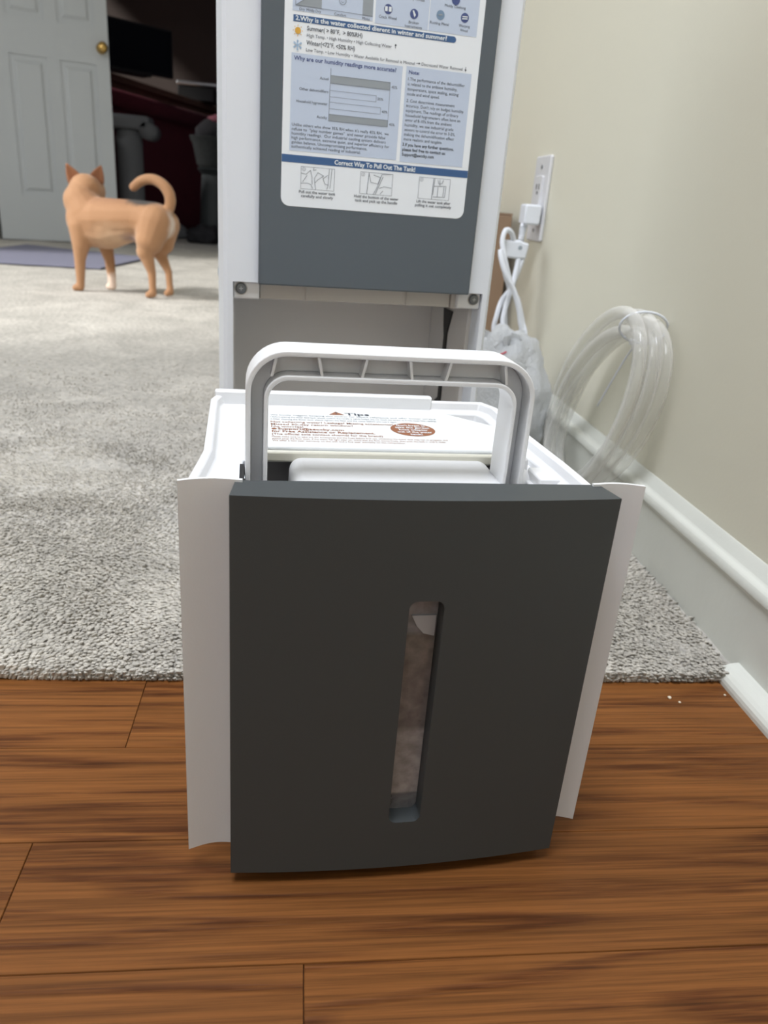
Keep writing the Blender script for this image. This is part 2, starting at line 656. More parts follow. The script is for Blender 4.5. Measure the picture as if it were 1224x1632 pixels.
def spline(ctrl, per=8, closed=False):
    P = [Vector(c) for c in ctrl]
    n = len(P)
    out = []
    rng = n if closed else n - 1
    for i in range(rng):
        if closed:
            a, b_, c, d = P[i - 1], P[i], P[(i + 1) % n], P[(i + 2) % n]
        else:
            a, b_, c, d = P[max(i - 1, 0)], P[i], P[i + 1], P[min(i + 2, n - 1)]
        for k in range(per):
            t = k / per
            out.append(0.5 * ((2 * b_) + (c - a) * t + (2 * a - 5 * b_ + 4 * c - d) * t * t + (3 * b_ - a - 3 * c + d) * t ** 3))
    if not closed:
        out.append(P[-1])
    return out


def lathe(bm, prof, origin, axis='z', n=24):
    """prof: list of (radius, height)"""
    o = Vector(origin)
    rings = []
    for r, h in prof:
        ring = []
        for k in range(n):
            a = 2 * pi * k / n
            p = {'z': (r * cos(a), r * sin(a), h), 'y': (r * cos(a), h, r * sin(a)), 'x': (h, r * cos(a), r * sin(a))}[axis]
            ring.append(bm.verts.new(o + Vector(p)))
        rings.append(ring)
    for i in range(len(rings) - 1):
        for k in range(n):
            bm.faces.new((rings[i][k], rings[i][(k + 1) % n], rings[i + 1][(k + 1) % n], rings[i + 1][k]))
    bm.faces.new(rings[0])
    bm.faces.new(rings[-1][::-1])


def LA(prof, origin, axis='z', n=24):
    bm = bmesh.new()
    lathe(bm, prof, origin, axis, n)
    return bm


def rrect(x0, x1, y0, y1, r, k=6):
    out = []
    for cx, cy, a0 in ((x1 - r, y1 - r, 0), (x0 + r, y1 - r, 90), (x0 + r, y0 + r, 180), (x1 - r, y0 + r, 270)):
        for i in range(k + 1):
            a = radians(a0 + 90 * i / k)
            out.append((cx + r * cos(a), cy + r * sin(a)))
    return out


def struct(o):
    o['kind'] = 'structure'
    return o


# --- flat lettering -------------------------------------------------------
_tc = bpy.data.curves.new('lettering', 'FONT')
_to = bpy.data.objects.new('lettering', _tc)


def text_into(bm, s, mapper, x, z, w=None, h=0.003, bold=0.0, align='l', mi=0):
    """glyphs of s as flat faces; x,z = left baseline, w = fitted width, h = size"""
    _tc.body = s
    _tc.size = 1.0
    _tc.offset = bold
    _tc.resolution_u = 2
    _tc.fill_mode = 'FRONT'
    C.objects.link(_to)
    dg = bpy.context.evaluated_depsgraph_get()
    me = bpy.data.meshes.new_from_object(_to.evaluated_get(dg))
    C.objects.unlink(_to)
    vs = [v.co.copy() for v in me.vertices]
    if not vs:
        return
    mn = min(v.x for v in vs)
    mxx = max(v.x for v in vs)
    sx = (w / (mxx - mn)) if w else h
    off = 0.0
    if align == 'c':
        off = -(mxx - mn) * sx / 2
    nv = [bm.verts.new(mapper(x + off + (v.x - mn) * sx, z + v.y * h)) for v in vs]
    for p in me.polygons:
        try:
            bm.faces.new([nv[i] for i in p.vertices]).material_index = mi
        except ValueError:
            pass
    bpy.data.meshes.remove(me)


def poly_into(bm, pts, mapper, mi=0):
    bm.faces.new([bm.verts.new(mapper(*p)) for p in pts]).material_index = mi


def rect_into(bm, x0, x1, z0, z1, mapper, mi=0):
    poly_into(bm, ((x0, z0), (x1, z0), (x1, z1), (x0, z1)), mapper, mi)


def line_into(bm, a, b_, w, mapper, mi=0):
    dx, dz = b_[0] - a[0], b_[1] - a[1]
    l = math.hypot(dx, dz) or 1
    nx, nz = -dz / l * w / 2, dx / l * w / 2
    poly_into(bm, ((a[0] + nx, a[1] + nz), (a[0] - nx, a[1] - nz), (b_[0] - nx, b_[1] - nz), (b_[0] + nx, b_[1] + nz)), mapper, mi)


def disc_into(bm, cx, cz, r, mapper, mi=0, n=20, rz=None):
    rz = rz or r
    poly_into(bm, [(cx + r * cos(2 * pi * i / n), cz + rz * sin(2 * pi * i / n)) for i in range(n)], mapper, mi)


def ring_into(bm, cx, cz, r, w, mapper, mi=0, n=20, a0=0, a1=360):
    for i in range(n):
        A, D = radians(a0 + (a1 - a0) * i / n), radians(a0 + (a1 - a0) * (i + 1) / n)
        poly_into(bm, [(cx + r * cos(A), cz + r * sin(A)), (cx + (r - w) * cos(A), cz + (r - w) * sin(A)), (cx + (r - w) * cos(D), cz + (r - w) * sin(D)), (cx + r * cos(D), cz + r * sin(D))], mapper, mi)


# ------------------------------------------------------------------ room shell
XR = 0.380      # face of the right wall
RW = struct(obj('wall_right', B(XR, XR + 0.12, -2.0, 4.6, 0, 2.4), M['wall']))
bm = bmesh.new()
prof = [(XR, 0.0), (0.366, 0.0), (0.366, 0.070), (0.3635, 0.072), (0.3635, 0.077), (0.366, 0.081), (0.3715, 0.083), (0.375, 0.0885), (0.378, 0.0935), (XR, 0.0945)]
prism(bm, prof, 1, -2.0, 4.6)
struct(obj('baseboard_right', bm, M['trimw'], bevel=0.0012))
qr = [(0.366, 0.0), (0.348, 0.0)] + [(0.366 - 0.018 * cos(radians(a)), 0.003 + 0.0105 * sin(radians(a))) for a in range(0, 91, 15)]
struct(obj('trim_1', PR(qr, 1, -2.0, 0.490), M['trimw']))
# left wall with a window
bm = bmesh.new()
for y0, y1, z0, z1 in ((-2.0, 0.85, 0, 2.4), (3.30, 4.6, 0, 2.4), (0.85, 3.30, 0, 0.62), (0.85, 3.30, 2.2, 2.4)):
    box(bm, -2.4, -2.28, y0, y1, z0, z1)
struct(obj('wall_left', bm, M['wall']))
wf = bmesh.new()
for y0, y1, z0, z1 in ((0.85, 0.91, .62, 2.2), (3.24, 3.30, .62, 2.2), (0.91, 3.24, .62, .68), (0.91, 3.24, 2.14, 2.2)):
    box(wf, -2.37, -2.31, y0, y1, z0, z1)
w1 = struct(obj('window_1', wf, M['trimw'], bevel=0.003))
obj('window_pane', B(-2.345, -2.341, 0.91, 3.24, 0.68, 2.14), M['skyglass'], w1)
bm = bmesh.new()
for x0, x1, z0, z1 in ((-2.4, -1.6, 0, 2.4), (-0.2, XR, 0, 2.4), (-1.6, -0.2, 0, 0.8), (-1.6, -0.2, 2.1, 2.4)):
    box(bm, x0, x1, -2.12, -2.0, z0, z1)
struct(obj('wall_back', bm, M['wall']))
bm = bmesh.new()
for x0, x1, z0, z1 in ((-1.6, -1.54, .8, 2.1), (-.26, -.2, .8, 2.1), (-1.54, -.26, .8, .86), (-1.54, -.26, 2.04, 2.1)):
    box(bm, x0, x1, -2.09, -2.03, z0, z1)
w2 = struct(obj('added_back_window', bm, M['trimw'], bevel=0.003))  # unseen window, added to go with the fill light from behind
obj('window_pane', B(-1.54, -.26, -2.062, -2.058, 0.86, 2.04), M['skyglass'], w2)
struct(obj('ceiling', B(-2.4, XR + .12, -2.0, 9.0, 2.4, 2.5), M['ceil']))
# far wall, with the doorway between x=-1.62 and x=-0.36
bm = bmesh.new()
box(bm, -2.4, -1.70, 4.44, 4.60, 0, 2.4)
box(bm, -0.36, XR, 4.60, 4.72, 0, 2.4)
box(bm, -1.70, -0.36, 4.46, 4.60, 2.06, 2.4)
struct(obj('wall_far', bm, M['wall']))
bm = bmesh.new()
box(bm, -1.70, -1.605, 4.40, 4.60, 0, 2.06)
box(bm, -0.42, -0.36, 4.44, 4.60, 0, 2.06)
box(bm, -1.70, -0.36, 4.42, 4.60, 2.03, 2.10)
struct(obj('trim_2', bm, M['trimw'], bevel=0.004))
# dark room beyond
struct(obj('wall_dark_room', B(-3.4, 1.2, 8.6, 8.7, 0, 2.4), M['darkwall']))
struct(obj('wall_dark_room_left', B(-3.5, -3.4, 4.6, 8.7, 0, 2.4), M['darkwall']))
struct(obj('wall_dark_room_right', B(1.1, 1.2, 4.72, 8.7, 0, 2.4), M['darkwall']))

# ------------------------------------------------------------------ hardwood floor, plank by plank
sub = struct(obj('floor', B(-2.4, XR + .1, -2.0, 0.484, -0.03, -0.0040), M['brownw']))
rows = []
y = 0.484
PW = 0.0773
edges = [0.4845, 0.4072, 0.3297, 0.2520]
while edges[-1] > -1.95:
    edges.append(edges[-1] - PW)
random.seed(4)
cache = {}
joints = {0: [-0.104], 1: [-0.62], 2: [-0.137], 3: [0.0115]}
for i in range(len(edges) - 1):
    y1, y0 = edges[i], edges[i + 1]
    js = [-2.3] + (joints[i] if i in joints else [])
    x = -2.3 + random.uniform(0.1, 0.9)
    if i in joints:
        base = joints[i][0] if joints[i] else 0.95
        js = [base]
        while js[0] > -2.3:
            js.insert(0, js[0] - random.choice((0.72, 0.85, 0.95)))
        js[0] = -2.3
        if joints[i]:
            js.append(0.366)
        else:
            js[-1] = 0.366
    else:
        js = [-2.3]
        while js[-1] < 0.366:
            js.append(js[-1] + random.choice((0.55, 0.7, 0.85, 1.0)))
        js[-1] = 0.366
    for a, b_ in zip(js[:-1], js[1:]):
        if b_ - a < 0.02:
            continue
        ln = round(b_ - a, 4)
        key = (ln, round(y1 - y0, 4))
        cx, cy = (a + b_) / 2, (y0 + y1) / 2
        if key not in cache:
            g = 0.00012
            hx, hy, c = ln / 2 - g, key[1] / 2 - g, 0.00035
            bm = bmesh.new()
            lo = [bm.verts.new(p) for p in ((-hx, -hy, -.004), (hx, -hy, -.004), (hx, hy, -.004), (-hx, hy, -.004))]
            mi_ = [bm.verts.new(p) for p in ((-hx, -hy, -.0006), (hx, -hy, -.0006), (hx, hy, -.0006), (-hx, hy, -.0006))]
            up = [bm.verts.new(p) for p in ((-hx + c, -hy + c, 0), (hx - c, -hy + c, 0), (hx - c, hy - c, 0), (-hx + c, hy - c, 0))]
            for A, D in ((lo, mi_), (mi_, up)):
                for k in range(4):
                    bm.faces.new((A[k], A[(k + 1) % 4], D[(k + 1) % 4], D[k]))
            bm.faces.new(up)
            o = obj('plank', bm, M['oak'], sub, loc=(cx, cy, 0))
            cache[key] = o.data
        else:
            o = bpy.data.objects.new('plank', cache[key])
            C.objects.link(o)
            o.parent = sub
            o.location = (cx, cy, 0)

# ------------------------------------------------------------------ carpet
CZ = 0.007


def cheight(x, y):
    h = 0.0035 * noise.noise(Vector((x * 6, y * 6, 0))) + 0.0022 * noise.noise(Vector((x * 19, y * 19, 3))) + 0.0016 * noise.noise(Vector((x * 60, y * 60, 7)))
    return h


bm = bmesh.new()
ys = [0.482 + 0.008 * i for i in range(100)]
while ys[-1] < 8.6:
    ys.append(ys[-1] + min(0.25, (ys[-1] - 1.2) * 0.08 + 0.012))
xs = []
x = 0.366
while x > -3.4:
    xs.append(x)
    x -= 0.009 if x > -0.6 else (0.03 if x > -1.5 else 0.2)
xs.append(-3.4)
grid = []
for yy in ys:
    grid.append([bm.verts.new((xx, yy, CZ + cheight(xx, yy) * (1 if yy > .5 else 0.5))) for xx in xs])
for j in range(len(ys) - 1):
    for i in range(len(xs) - 1):
        bm.faces.new((grid[j][i], grid[j][i + 1], grid[j + 1][i + 1], grid[j + 1][i]))
lowr = [bm.verts.new((xx, 0.484, 0.0)) for xx in xs]
for i in range(len(xs) - 1):
    bm.faces.new((lowr[i], lowr[i + 1], grid[0][i + 1], grid[0][i]))
carpet = obj('carpet', bm, M['carpet'], smooth=True)
carpet['kind'] = 'structure'

# pile: bent tufts over the near carpet
random.seed(11)
V, F = [], []


def tuft(x, y, s):
    z0 = CZ + cheight(x, y) - 0.002
    # combed direction drifts over the surface
    a = 2.2 * noise.noise(Vector((x * 5, y * 5, 9))) - 1.2 + random.uniform(-0.8, 0.8)
    ln = s * random.uniform(0.7, 1.15)
    dx, dy = cos(a) * ln * 0.55, sin(a) * ln * 0.55
    if y < 0.50:
        dy = -abs(dy) * 1.0 - 0.001
    r = s * random.uniform(0.20, 0.27)
    h = ln * random.uniform(0.42, 0.60) * (1 + 0.5 * noise.noise(Vector((x * 14, y * 22, 2))))
    i0 = len(V)
    t0 = random.uniform(0, 6.28)
    for (px_, py_, pz_, rr) in ((x, y, z0, r), (x + dx * 0.35, y + dy * 0.35, z0 + h * 0.7, r * 0.95)):
        for k in range(4):
            q = t0 + k * pi / 2
            V.append((px_ + cos(q) * rr, py_ + sin(q) * rr, pz_))
    V.append((x + dx, y + dy, z0 + h))
    for k in range(4):
        k2 = (k + 1) % 4
        F.append((i0 + k, i0 + k2, i0 + 4 + k2, i0 + 4 + k))
        F.append((i0 + 4 + k, i0 + 4 + k2, i0 + 8))


yy = 0.4845
xx = -0.46
while xx < 0.363:
    for dz_ in (0.0005, 0.0035):
        _c, CZ = CZ, dz_ + 0.0015
        tuft(xx + random.uniform(-.001, .001), 0.4835, 0.0085)
        CZ = _c
    xx += 0.0024
while yy < 1.60:
    st = 0.0027 * (1 + max(0, yy - 0.6) * 0.9)
    xl = -0.33 * (yy / 0.5) - 0.10
    xx = xl
    while xx < 0.363:
        if random.random() > (1.62 - yy) / 0.62:
            xx += st
            continue
        tuft(min(0.363, xx + random.uniform(-.5, .5) * st), max(0.4845, yy + random.uniform(-.5, .5) * st), 0.0098 * (1 - 0.35 * min(1, max(0, yy - 0.56) / 0.5)))
        xx += st
    yy += st
me = bpy.data.meshes.new('carpet_pile')
me.from_pydata(V, [], F)
me.materials.append(M['pile'])
for p in me.polygons:
    p.use_smooth = True
o = bpy.data.objects.new('carpet_pile', me)
C.objects.link(o)
o.parent = carpet
o['kind'] = 'stuff'

# ------------------------------------------------------------------ the pulled-out water tank
T = thing('water_tank', 'white water tank with slate grey slotted front and raised white handle, on the wood floor', 'water tank', (-0.0289, 0.2993, 0), radians(3.67))


def bulge(u):
    t = (u - 0.0904) / 0.0904
    return -0.0045 * (1 - t * t)


# front panel: bulged slab with a slot through it
bm = bmesh.new()
NU, z0, z1 = 24, 0.0075, 0.2217
us = [0.0018 + (0.1797 - 0.0018) * i / NU for i in range(NU + 1)]
out = [(u, bulge(u)) for u in us] + [(0.1765, 0.018), (0.0042, 0.018)]
prism(bm, out, 2, z0, z1)
pn = obj('front_panel', bm, M['greypan'], T, bevel=0.0012, label='slate grey bulged front panel')
cut = obj('slot_cutter', PR(rrect(0.0832, 0.1000, 0.0388, 0.1716, 0.0042), 1, -0.02, 0.05), M['greypan'], T)
bmd = pn.modifiers.new('slot', 'BOOLEAN')
bmd.object = cut
bmd.operation = 'DIFFERENCE'
pn.modifiers.move(len(pn.modifiers) - 1, 0)
bpy.context.view_layer.update()
dg = bpy.context.evaluated_depsgraph_get()
nm = bpy.data.meshes.new_from_object(pn.evaluated_get(dg))
pn.modifiers.clear()
pn.data = nm
pn.data.name = 'front_panel'
bpy.data.objects.remove(cut)
# pane
obj('slot_window', PR(rrect(0.0834, 0.0998, 0.0390, 0.1714, 0.004), 1, 0.0055, 0.0070), M['pane'], T, label='clear misted slot window')

obj('reflection_patch', PR([(0.0870, 0.1590), (0.0990, 0.1590), (0.0990, 0.1475), (0.0935, 0.1490), (0.0900, 0.1530)], 1, 0.0045, 0.0054), mat('pale_reflection_tone', (0.48, 0.49, 0.53), 0.4), T)  # pale plate that paints a bright reflection on the slot window

# side wings: thin concave plates


def wing(ua, ub, zb):
    bm = bmesh.new()
    k = 10
    pts = []
    for i in range(k + 1):
        t = i / k
        u = ua + (ub - ua) * t
        pts.append((u, 0.0135 + 0.0026 * sin(pi * min(1, t * 1.05)) + 0.002 * t))
    bk = [(p[0], p[1] + 0.0018) for p in pts[::-1]]
    prism(bm, pts + bk, 2, zb, 0.2228)
    return obj('side_wing', bm, M['white'], T, smooth='auto')


wing(-0.0205, 0.0072, 0.0118)
wing(0.1985, 0.1725, 0.0140)

# tank shell: loft from the floor outline up to the rim
top_out = [(-0.0185, 0.0195), (-0.0186, 0.050), (-0.0160, 0.072), (-0.0138, 0.092), (-0.0150, 0.200), (-0.0110, 0.215), (0.176, 0.215), (0.183, 0.200), (0.184, 0.134), (0.1865, 0.083), (0.187, 0.060), (0.187, 0.0195)]
bot_out = [(0.008, 0.0195), (0.008, 0.050), (0.008, 0.072), (0.008, 0.092), (0.008, 0.150), (0.014, 0.160), (0.160, 0.160), (0.167, 0.150), (0.167, 0.110), (0.167, 0.083), (0.167, 0.060), (0.167, 0.0195)]
cen = (0.086, 0.11)


def inset(pts, d):
    o_ = []
    n = len(pts)
    for i in range(n):
        a, b_, c = Vector(pts[i - 1]), Vector(pts[i]), Vector(pts[(i + 1) % n])
        e1 = (b_ - a).normalized()
        e2 = (c - b_).normalized()
        n1 = Vector((e1.y, -e1.x))
        n2 = Vector((e2.y, -e2.x))
        nn = (n1 + n2)
        nn = nn / max(0.5, nn.length_squared) * 2 if nn.length > 0.01 else n1
        if (Vector(cen) - b_).dot(nn) < 0:
            nn = -nn
        o_.append((b_.x + nn.x * d, b_.y + nn.y * d))
    return o_


bm = bmesh.new()
RZ = 0.2115


def ringv(pts, z):
    return [bm.verts.new((p[0], p[1], z)) for p in pts]


lv = [ringv(bot_out, 0.0008), ringv([((a[0] * .3 + b_[0] * .7), (a[1] * .3 + b_[1] * .7)) for a, b_ in zip(top_out, bot_out)], 0.06),
      ringv([(a[0] * .55 + b_[0] * .45, a[1] * .55 + b_[1] * .45) for a, b_ in zip(top_out, bot_out)], 0.165),
      ringv(inset(top_out, 0.002), 0.190), ringv(inset(top_out, 0.002), 0.200), ringv(top_out, 0.202), ringv(top_out, RZ), ringv(inset(top_out, 0.0045), RZ), ringv(inset(top_out, 0.006), 0.206),
      ringv(inset(top_out, 0.010), 0.2045), ringv(inset(top_out, 0.011), 0.192), ringv(inset(bot_out, 0.004), 0.006)]
n = len(top_out)
for A, D in zip(lv[:-1], lv[1:]):
    for k in range(n):
        if k == n - 1 and D is not lv[1] and A is not lv[0]:
            pass
        bm.faces.new((A[k], A[(k + 1) % n], D[(k + 1) % n], D[k]))
bm.faces.new(lv[0][::-1])
bm.faces.new(lv[-1])
# open the front wall behind the slot: drop the faces of the front run
front = [f for f in bm.faces if f.calc_center_median().y < 0.036 and 0.01 < f.calc_center_median().z < 0.19 and abs(f.calc_center_median().x - 0.086) < 0.05]
bmesh.ops.delete(bm, geom=front, context='FACES')
obj('tank_shell', bm, M['white'], T, bevel=0.0008, label='glossy white tank shell')
# raised back lip, left part of the rear rim
obj('rear_lip', B(-0.0128, 0.1375, 0.2085, 0.2152, 0.2035, 0.2150), M['white'], T, bevel=0.0012)

# deck strips inside the rim, left and right
obj('deck', PR([(-0.0125, 0.0205), (0.0068, 0.0205), (0.0068, 0.095), (0.0120, 0.097), (0.0120, 0.2075), (-0.0100, 0.2075), (-0.0080, 0.095), (-0.0125, 0.055)], 2, 0.200, 0.2048), M['white'], T, bevel=0.0008)
obj('deck', PR([(0.1640, 0.0205), (0.1800, 0.0205), (0.1800, 0.060), (0.1760, 0.150), (0.1640, 0.150)], 2, 0.196, 0.2010), M['white'], T, bevel=0.0008)
obj('deck', B(-0.0100, 0.178, 0.194, 0.2095, 0.190, 0.1975), M['white'], T, bevel=0.0008)
# cover plate with the printed tips
cp = obj('cover_plate', PR([(0.0125, 0.2075), (0.0125, 0.1175), (0.1620, 0.1175), (0.1790, 0.1220), (0.1790, 0.1660), (0.1385, 0.2075)], 2, 0.2000, 0.2062), M['lab2'], T, bevel=0.0018, seg=3, label='white cover plate carrying the printed tips')
obj('cover_edge', B(0.0130, 0.1780, 0.1160, 0.1200, 0.1965, 0.2035), M['cream'], cp, bevel=0.0015)
obj('interior_shade', B(0.0080, 0.1640, 0.1290, 0.1320, 0.060, 0.1995), M['dark'], T, label='dark grey panel standing in for the shaded interior')  # dark panel puts the shade of the hollow interior into colour
obj('rim_flange', B(0.0135, 0.1500, 0.0200, 0.0260, 0.1850, 0.2000), M['white'], T)

# white rounded cover over the filter opening
bm = bmesh.new()
bmesh.ops.create_cube(bm, size=1.0)
for v in bm.verts:
    tp = v.co.z > 0
    v.co = Vector((0.0925 + v.co.x * (0.119 if tp else 0.124), 0.0765 + v.co.y * (0.084 if tp else 0.090), 0.2008 if tp else 0.12))
obj('filter_cover', bm, M['white'], T, bevel=0.007, seg=5, label='white rounded box under the handle')

# pivots
for sgn, uu in ((1, 0.0035), (-1, 0.1645)):
    pv = obj('handle_pivot', LA([(0.0085, -0.003), (0.0085, 0.002), (0.006, 0.0035), (0.003, 0.0035)], (uu, 0.087, 0.196), 'x', 20), M['white'], T, smooth='auto')
    obj('pivot_pin', LA([(0.0032, -0.005), (0.0032, 0.0048), (0.0022, 0.0055)], (uu + 0.0012 * sgn, 0.087, 0.196), 'x', 14), M['steel'], pv, smooth='auto')
bk = bmesh.new()
prism(bk, [(0.1665, 0.066), (0.1790, 0.066), (0.1775, 0.086), (0.1665, 0.086)], 2, 0.199, 0.2070)
obj('stop_block', bk, M['white'], T, bevel=0.0012)
obj('stop_block', B(0.1655, 0.1700, 0.094, 0.110, 0.198, 0.2085), M['white'], T, bevel=0.001)
obj('slot_notch', B(0.0052, 0.0075, 0.052, 0.088, 0.1985, 0.2051), M['black'], T, label='dark slot beside the left pivot')

# handle: channel section arch, open to the front


def arch(u0, u1, zt, r, zb, k=10):
    pts = [(u0, zb)]
    for i in range(k + 1):
        a = radians(180 - 90 * i / k)
        pts.append((u0 + r + r * cos(a), zt - r + r * sin(a)))
    for i in range(k + 1):
        a = radians(90 - 90 * i / k)
        pts.append((u1 - r + r * cos(a), zt - r + r * sin(a)))
    pts.append((u1, zb))
    return pts


def arch_band(bm, A, D, ya, yb):
    n_ = len(A)
    va = [[bm.verts.new((p[0], y_, p[1])) for p in A] for y_ in (ya, yb)]
    vd = [[bm.verts.new((p[0], y_, p[1])) for p in D] for y_ in (ya, yb)]
    for i in range(n_ - 1):
        bm.faces.new((va[0][i], va[0][i + 1], va[1][i + 1], va[1][i]))
        bm.faces.new((vd[0][i], vd[1][i], vd[1][i + 1], vd[0][i + 1]))
        bm.faces.new((va[0][i], vd[0][i], vd[0][i + 1], va[0][i + 1]))
        bm.faces.new((va[1][i], va[1][i + 1], vd[1][i + 1], vd[1][i]))
    for e_ in (0, n_ - 1):
        bm.faces.new((va[0][e_], va[1][e_], vd[1][e_], vd[0][e_]))


HF, HB, ZB = 0.074, 0.100, 0.186
O1 = arch(0.0080, 0.1600, 0.2690, 0.021, ZB)
O2 = arch(0.0108, 0.1572, 0.2662, 0.0185, ZB)
I1 = arch(0.0172, 0.1508, 0.2565, 0.0125, ZB)
I2 = arch(0.0195, 0.1485, 0.2540, 0.0105, ZB)
HND = obj('handle', B(0, 0, 0, 0, 0, 0), M['white'], T)
bm = bmesh.new()
arch_band(bm, O1, O2, HF, HB)
arch_band(bm, I1, I2, HF + 0.001, HB - 0.001)
arch_band(bm, O2, I1, 0.0860, 0.0875)
me = HND.data
bmesh.ops.recalc_face_normals(bm, faces=bm.faces)
bm.to_mesh(me)
bm.free()
HND['label'] = 'white arched carrying handle'
md = HND.modifiers.new('bevel', 'BEVEL')
md.width = 0.0009
md.segments = 3
md.limit_method = 'ANGLE'
md.angle_limit = radians(40)
for p in me.polygons:
    p.use_smooth = True
me_sharp(me, 40)
HND.modifiers.new('wn', 'WEIGHTED_NORMAL')
# diagonal ribs in the channel
zu, zl = 0.2660, 0.2565
ribs = [(0.0235, 0.0210), (0.0440, 0.0465), (0.0690, 0.0665), (0.0910, 0.0930), (0.1130, 0.1105), (0.1420, 0.1440)]
for a, b_ in ribs:
    bm = bmesh.new()
    w_ = 0.0007
    prism(bm, [(a - w_, zu + .001), (a + w_, zu + .001), (b_ + w_, zl - .001), (b_ - w_, zl - .001)], 1, 0.0765, 0.0865)
    obj('rib', bm, M['white'], HND)

# tips print on the cover plate


def tm(u, v):
    return (u, v, 0.20635)


bm = bmesh.new()
text_into(bm, 'Tips', tm, 0.0735, 0.1870, 0.0165, 0.0085, 0.02)
obj('title_print', bm, M['ink'], cp)['kind'] = 'stuff'
bm = bmesh.new()
poly_into(bm, ((0.0625, 0.1875), (0.0745 - 0.0015, 0.1875), (0.0678, 0.1955)), tm, 0)
for z_, s in ((0.0, 0),):
    poly_into(bm, ((0.0673, 0.1935), (0.0683, 0.1935), (0.0680, 0.1905), (0.0676, 0.1905)), lambda u, v: (u, v, 0.20645), 1)
disc_into(bm, 0.0678, 0.1892, 0.0005, lambda u, v: (u, v, 0.20645), 1, 8)
obj('warning_triangle', bm, [M['rust'], M['ink']], cp)['kind'] = 'stuff'
bm = bmesh.new()
lines = [('We kindly suggest keeping this sticker for future reference and offer better service.', 0.1820, 0.1120, 0.0042, 0),
         ('1.Before placing the water tank back, please confirm the handle is tightly folded. Do not touch the sensor as it may cause false readings.', 0.1770, 0.1110, 0.0042, 0),
         ('2.After cleaning the water tank, please tighten the filter and the cover before you use it again.', 0.1720, 0.0830, 0.0042, 0),
         ('Not collecting water? Leakage? Missing accessories?', 0.1655, 0.0790, 0.0050, 0.01),
         ('Missed 30-day return window?', 0.1600, 0.0520, 0.0050, 0.01),
         ('No worries!', 0.1550, 0.0200, 0.0050, 0.01),
         ('Support@aeocky.com', 0.1500, 0.0410, 0.0058, 0.02),
         ('for Free Assistance or Replacement.', 0.1445, 0.0640, 0.0058, 0.02),
         ('(The official sole contact channel for the brand)', 0.1390, 0.0680, 0.0050, 0.01)]
for s, z_, w_, h_, b_ in lines:
    x_ = 0.0235 + (0.004 if s.startswith('Support') else 0)
    text_into(bm, s, tm, x_, z_, w_, h_, b_, mi=0 if z_ > 0.168 else 1)
for s, z_, w_ in (('Please make sure to take out the accessories and the foam before first use, otherwise the water tank may not sit properly, and', 0.1340, 0.1080),
                  ('always keep the float clean. If the water full light stays on, check that the float moves freely, then push the tank in until it clicks.', 0.1300, 0.1060),
                  ('We offer a two year warranty on the unit and a five year warranty on the compressor.', 0.1262, 0.0800)):
    text_into(bm, s, tm, 0.0235, z_, w_, 0.0040, 0.0, mi=1)
disc_into(bm, 0.0252, 0.1518, 0.0017, tm, 1, 12)
obj('tips_print', bm, [M['ink2'], M['rust']], cp)['kind'] = 'stuff'
bm = bmesh.new()
disc_into(bm, 0.1138, 0.1570, 0.0145, tm, 0, 36, 0.0145)
for i, (s, w_) in enumerate((("Don't forget to", .019), ('take the garden', .0225), ('hose adapter', .019), ('out of the water', .0225), ('tank!', .008))):
    text_into(bm, s, lambda u, v: (u, v, 0.20650), 0.1140, 0.1640 - i * 0.0048, w_, 0.0050, 0.02, 'c', 1)
obj('reminder_oval', bm, [M['rust'], M['whitep']], cp, label='rust red oval reminder print')['kind'] = 'stuff'

# ------------------------------------------------------------------ the dehumidifier tower
D = thing('dehumidifier', 'tall white dehumidifier with slate grey labelled front and empty tank bay, on the carpet', 'dehumidifier', (-0.0902, 0.6352, 0), radians(8.08))
S0, S1, DEP, TOPZ = 0.029, 0.259, 0.25, 0.62
bm = bmesh.new()
def plan_l(x):
    return [(x, 0.003), (x + 0.003, 0.0), (x + 0.0075, 0.0), (x + 0.0075, 0.10), (x + 0.0245, DEP), (x + 0.0170, DEP), (x, 0.10)]


prism(bm, plan_l(S0), 2, 0.024, 0.2722)
prism(bm, [(S0 + S1 - p[0], p[1]) for p in plan_l(S0)], 2, 0.024, 0.2722)
box(bm, S0 + 0.0075, S1 - 0.0075, 0.004, 0.10, 0.024, 0.034)
ob_ = obj('lower_frame', bm, M['tower_white'], D)
bm = bmesh.new()
prism(bm, [(S0, 0.003), (S0 + 0.003, 0), (S1 - 0.003, 0), (S1, 0.003), (S1, 0.10), (S1 - 0.017, DEP), (S0 + 0.017, DEP), (S0, 0.10)], 2, 0.2722, TOPZ)
obj('upper_housing', bm, M['tower_white'], D)
obj('bay_back', B(S0 + 0.0112, S1 - 0.0112, 0.130, 0.150, 0.034, 0.2715), M['cavity'], D, label='grey beige back of the tank bay')
obj('bay_liner', B(S1 - 0.0110, S1 - 0.0076, 0.022, 0.130, 0.034, 0.262), M['cavity'], D)
obj('bay_liner', B(S0 + 0.0076, S0 + 0.0100, 0.022, 0.130, 0.034, 0.262), M['cavity'], D)
bm = bmesh.new()
pts = [(0.062, 0.248), (0.088, 0.248), (0.084, 0.232), (0.080, 0.222), (0.080, 0.160), (0.096, 0.150), (0.072, 0.150), (0.072, 0.226)]
prism(bm, pts, 0, S1 - 0.0124, S1 - 0.0109)
obj('side_slit', bm, M['black'], D, label='dark slit in the bay side wall')
obj('bay_ledge', B(0.059, 0.226, 0.012, 0.130, 0.2580, 0.2720), M['beige'], D, bevel=0.001, label='beige ledge under the front panel')
for s_ in (0.098, 0.186):
    obj('ledge_rib', B(s_ - .0006, s_ + .0006, 0.0105, 0.0125, 0.2585, 0.2720), M['beige'], D)
for s_ in (0.079, 0.089):
    pass
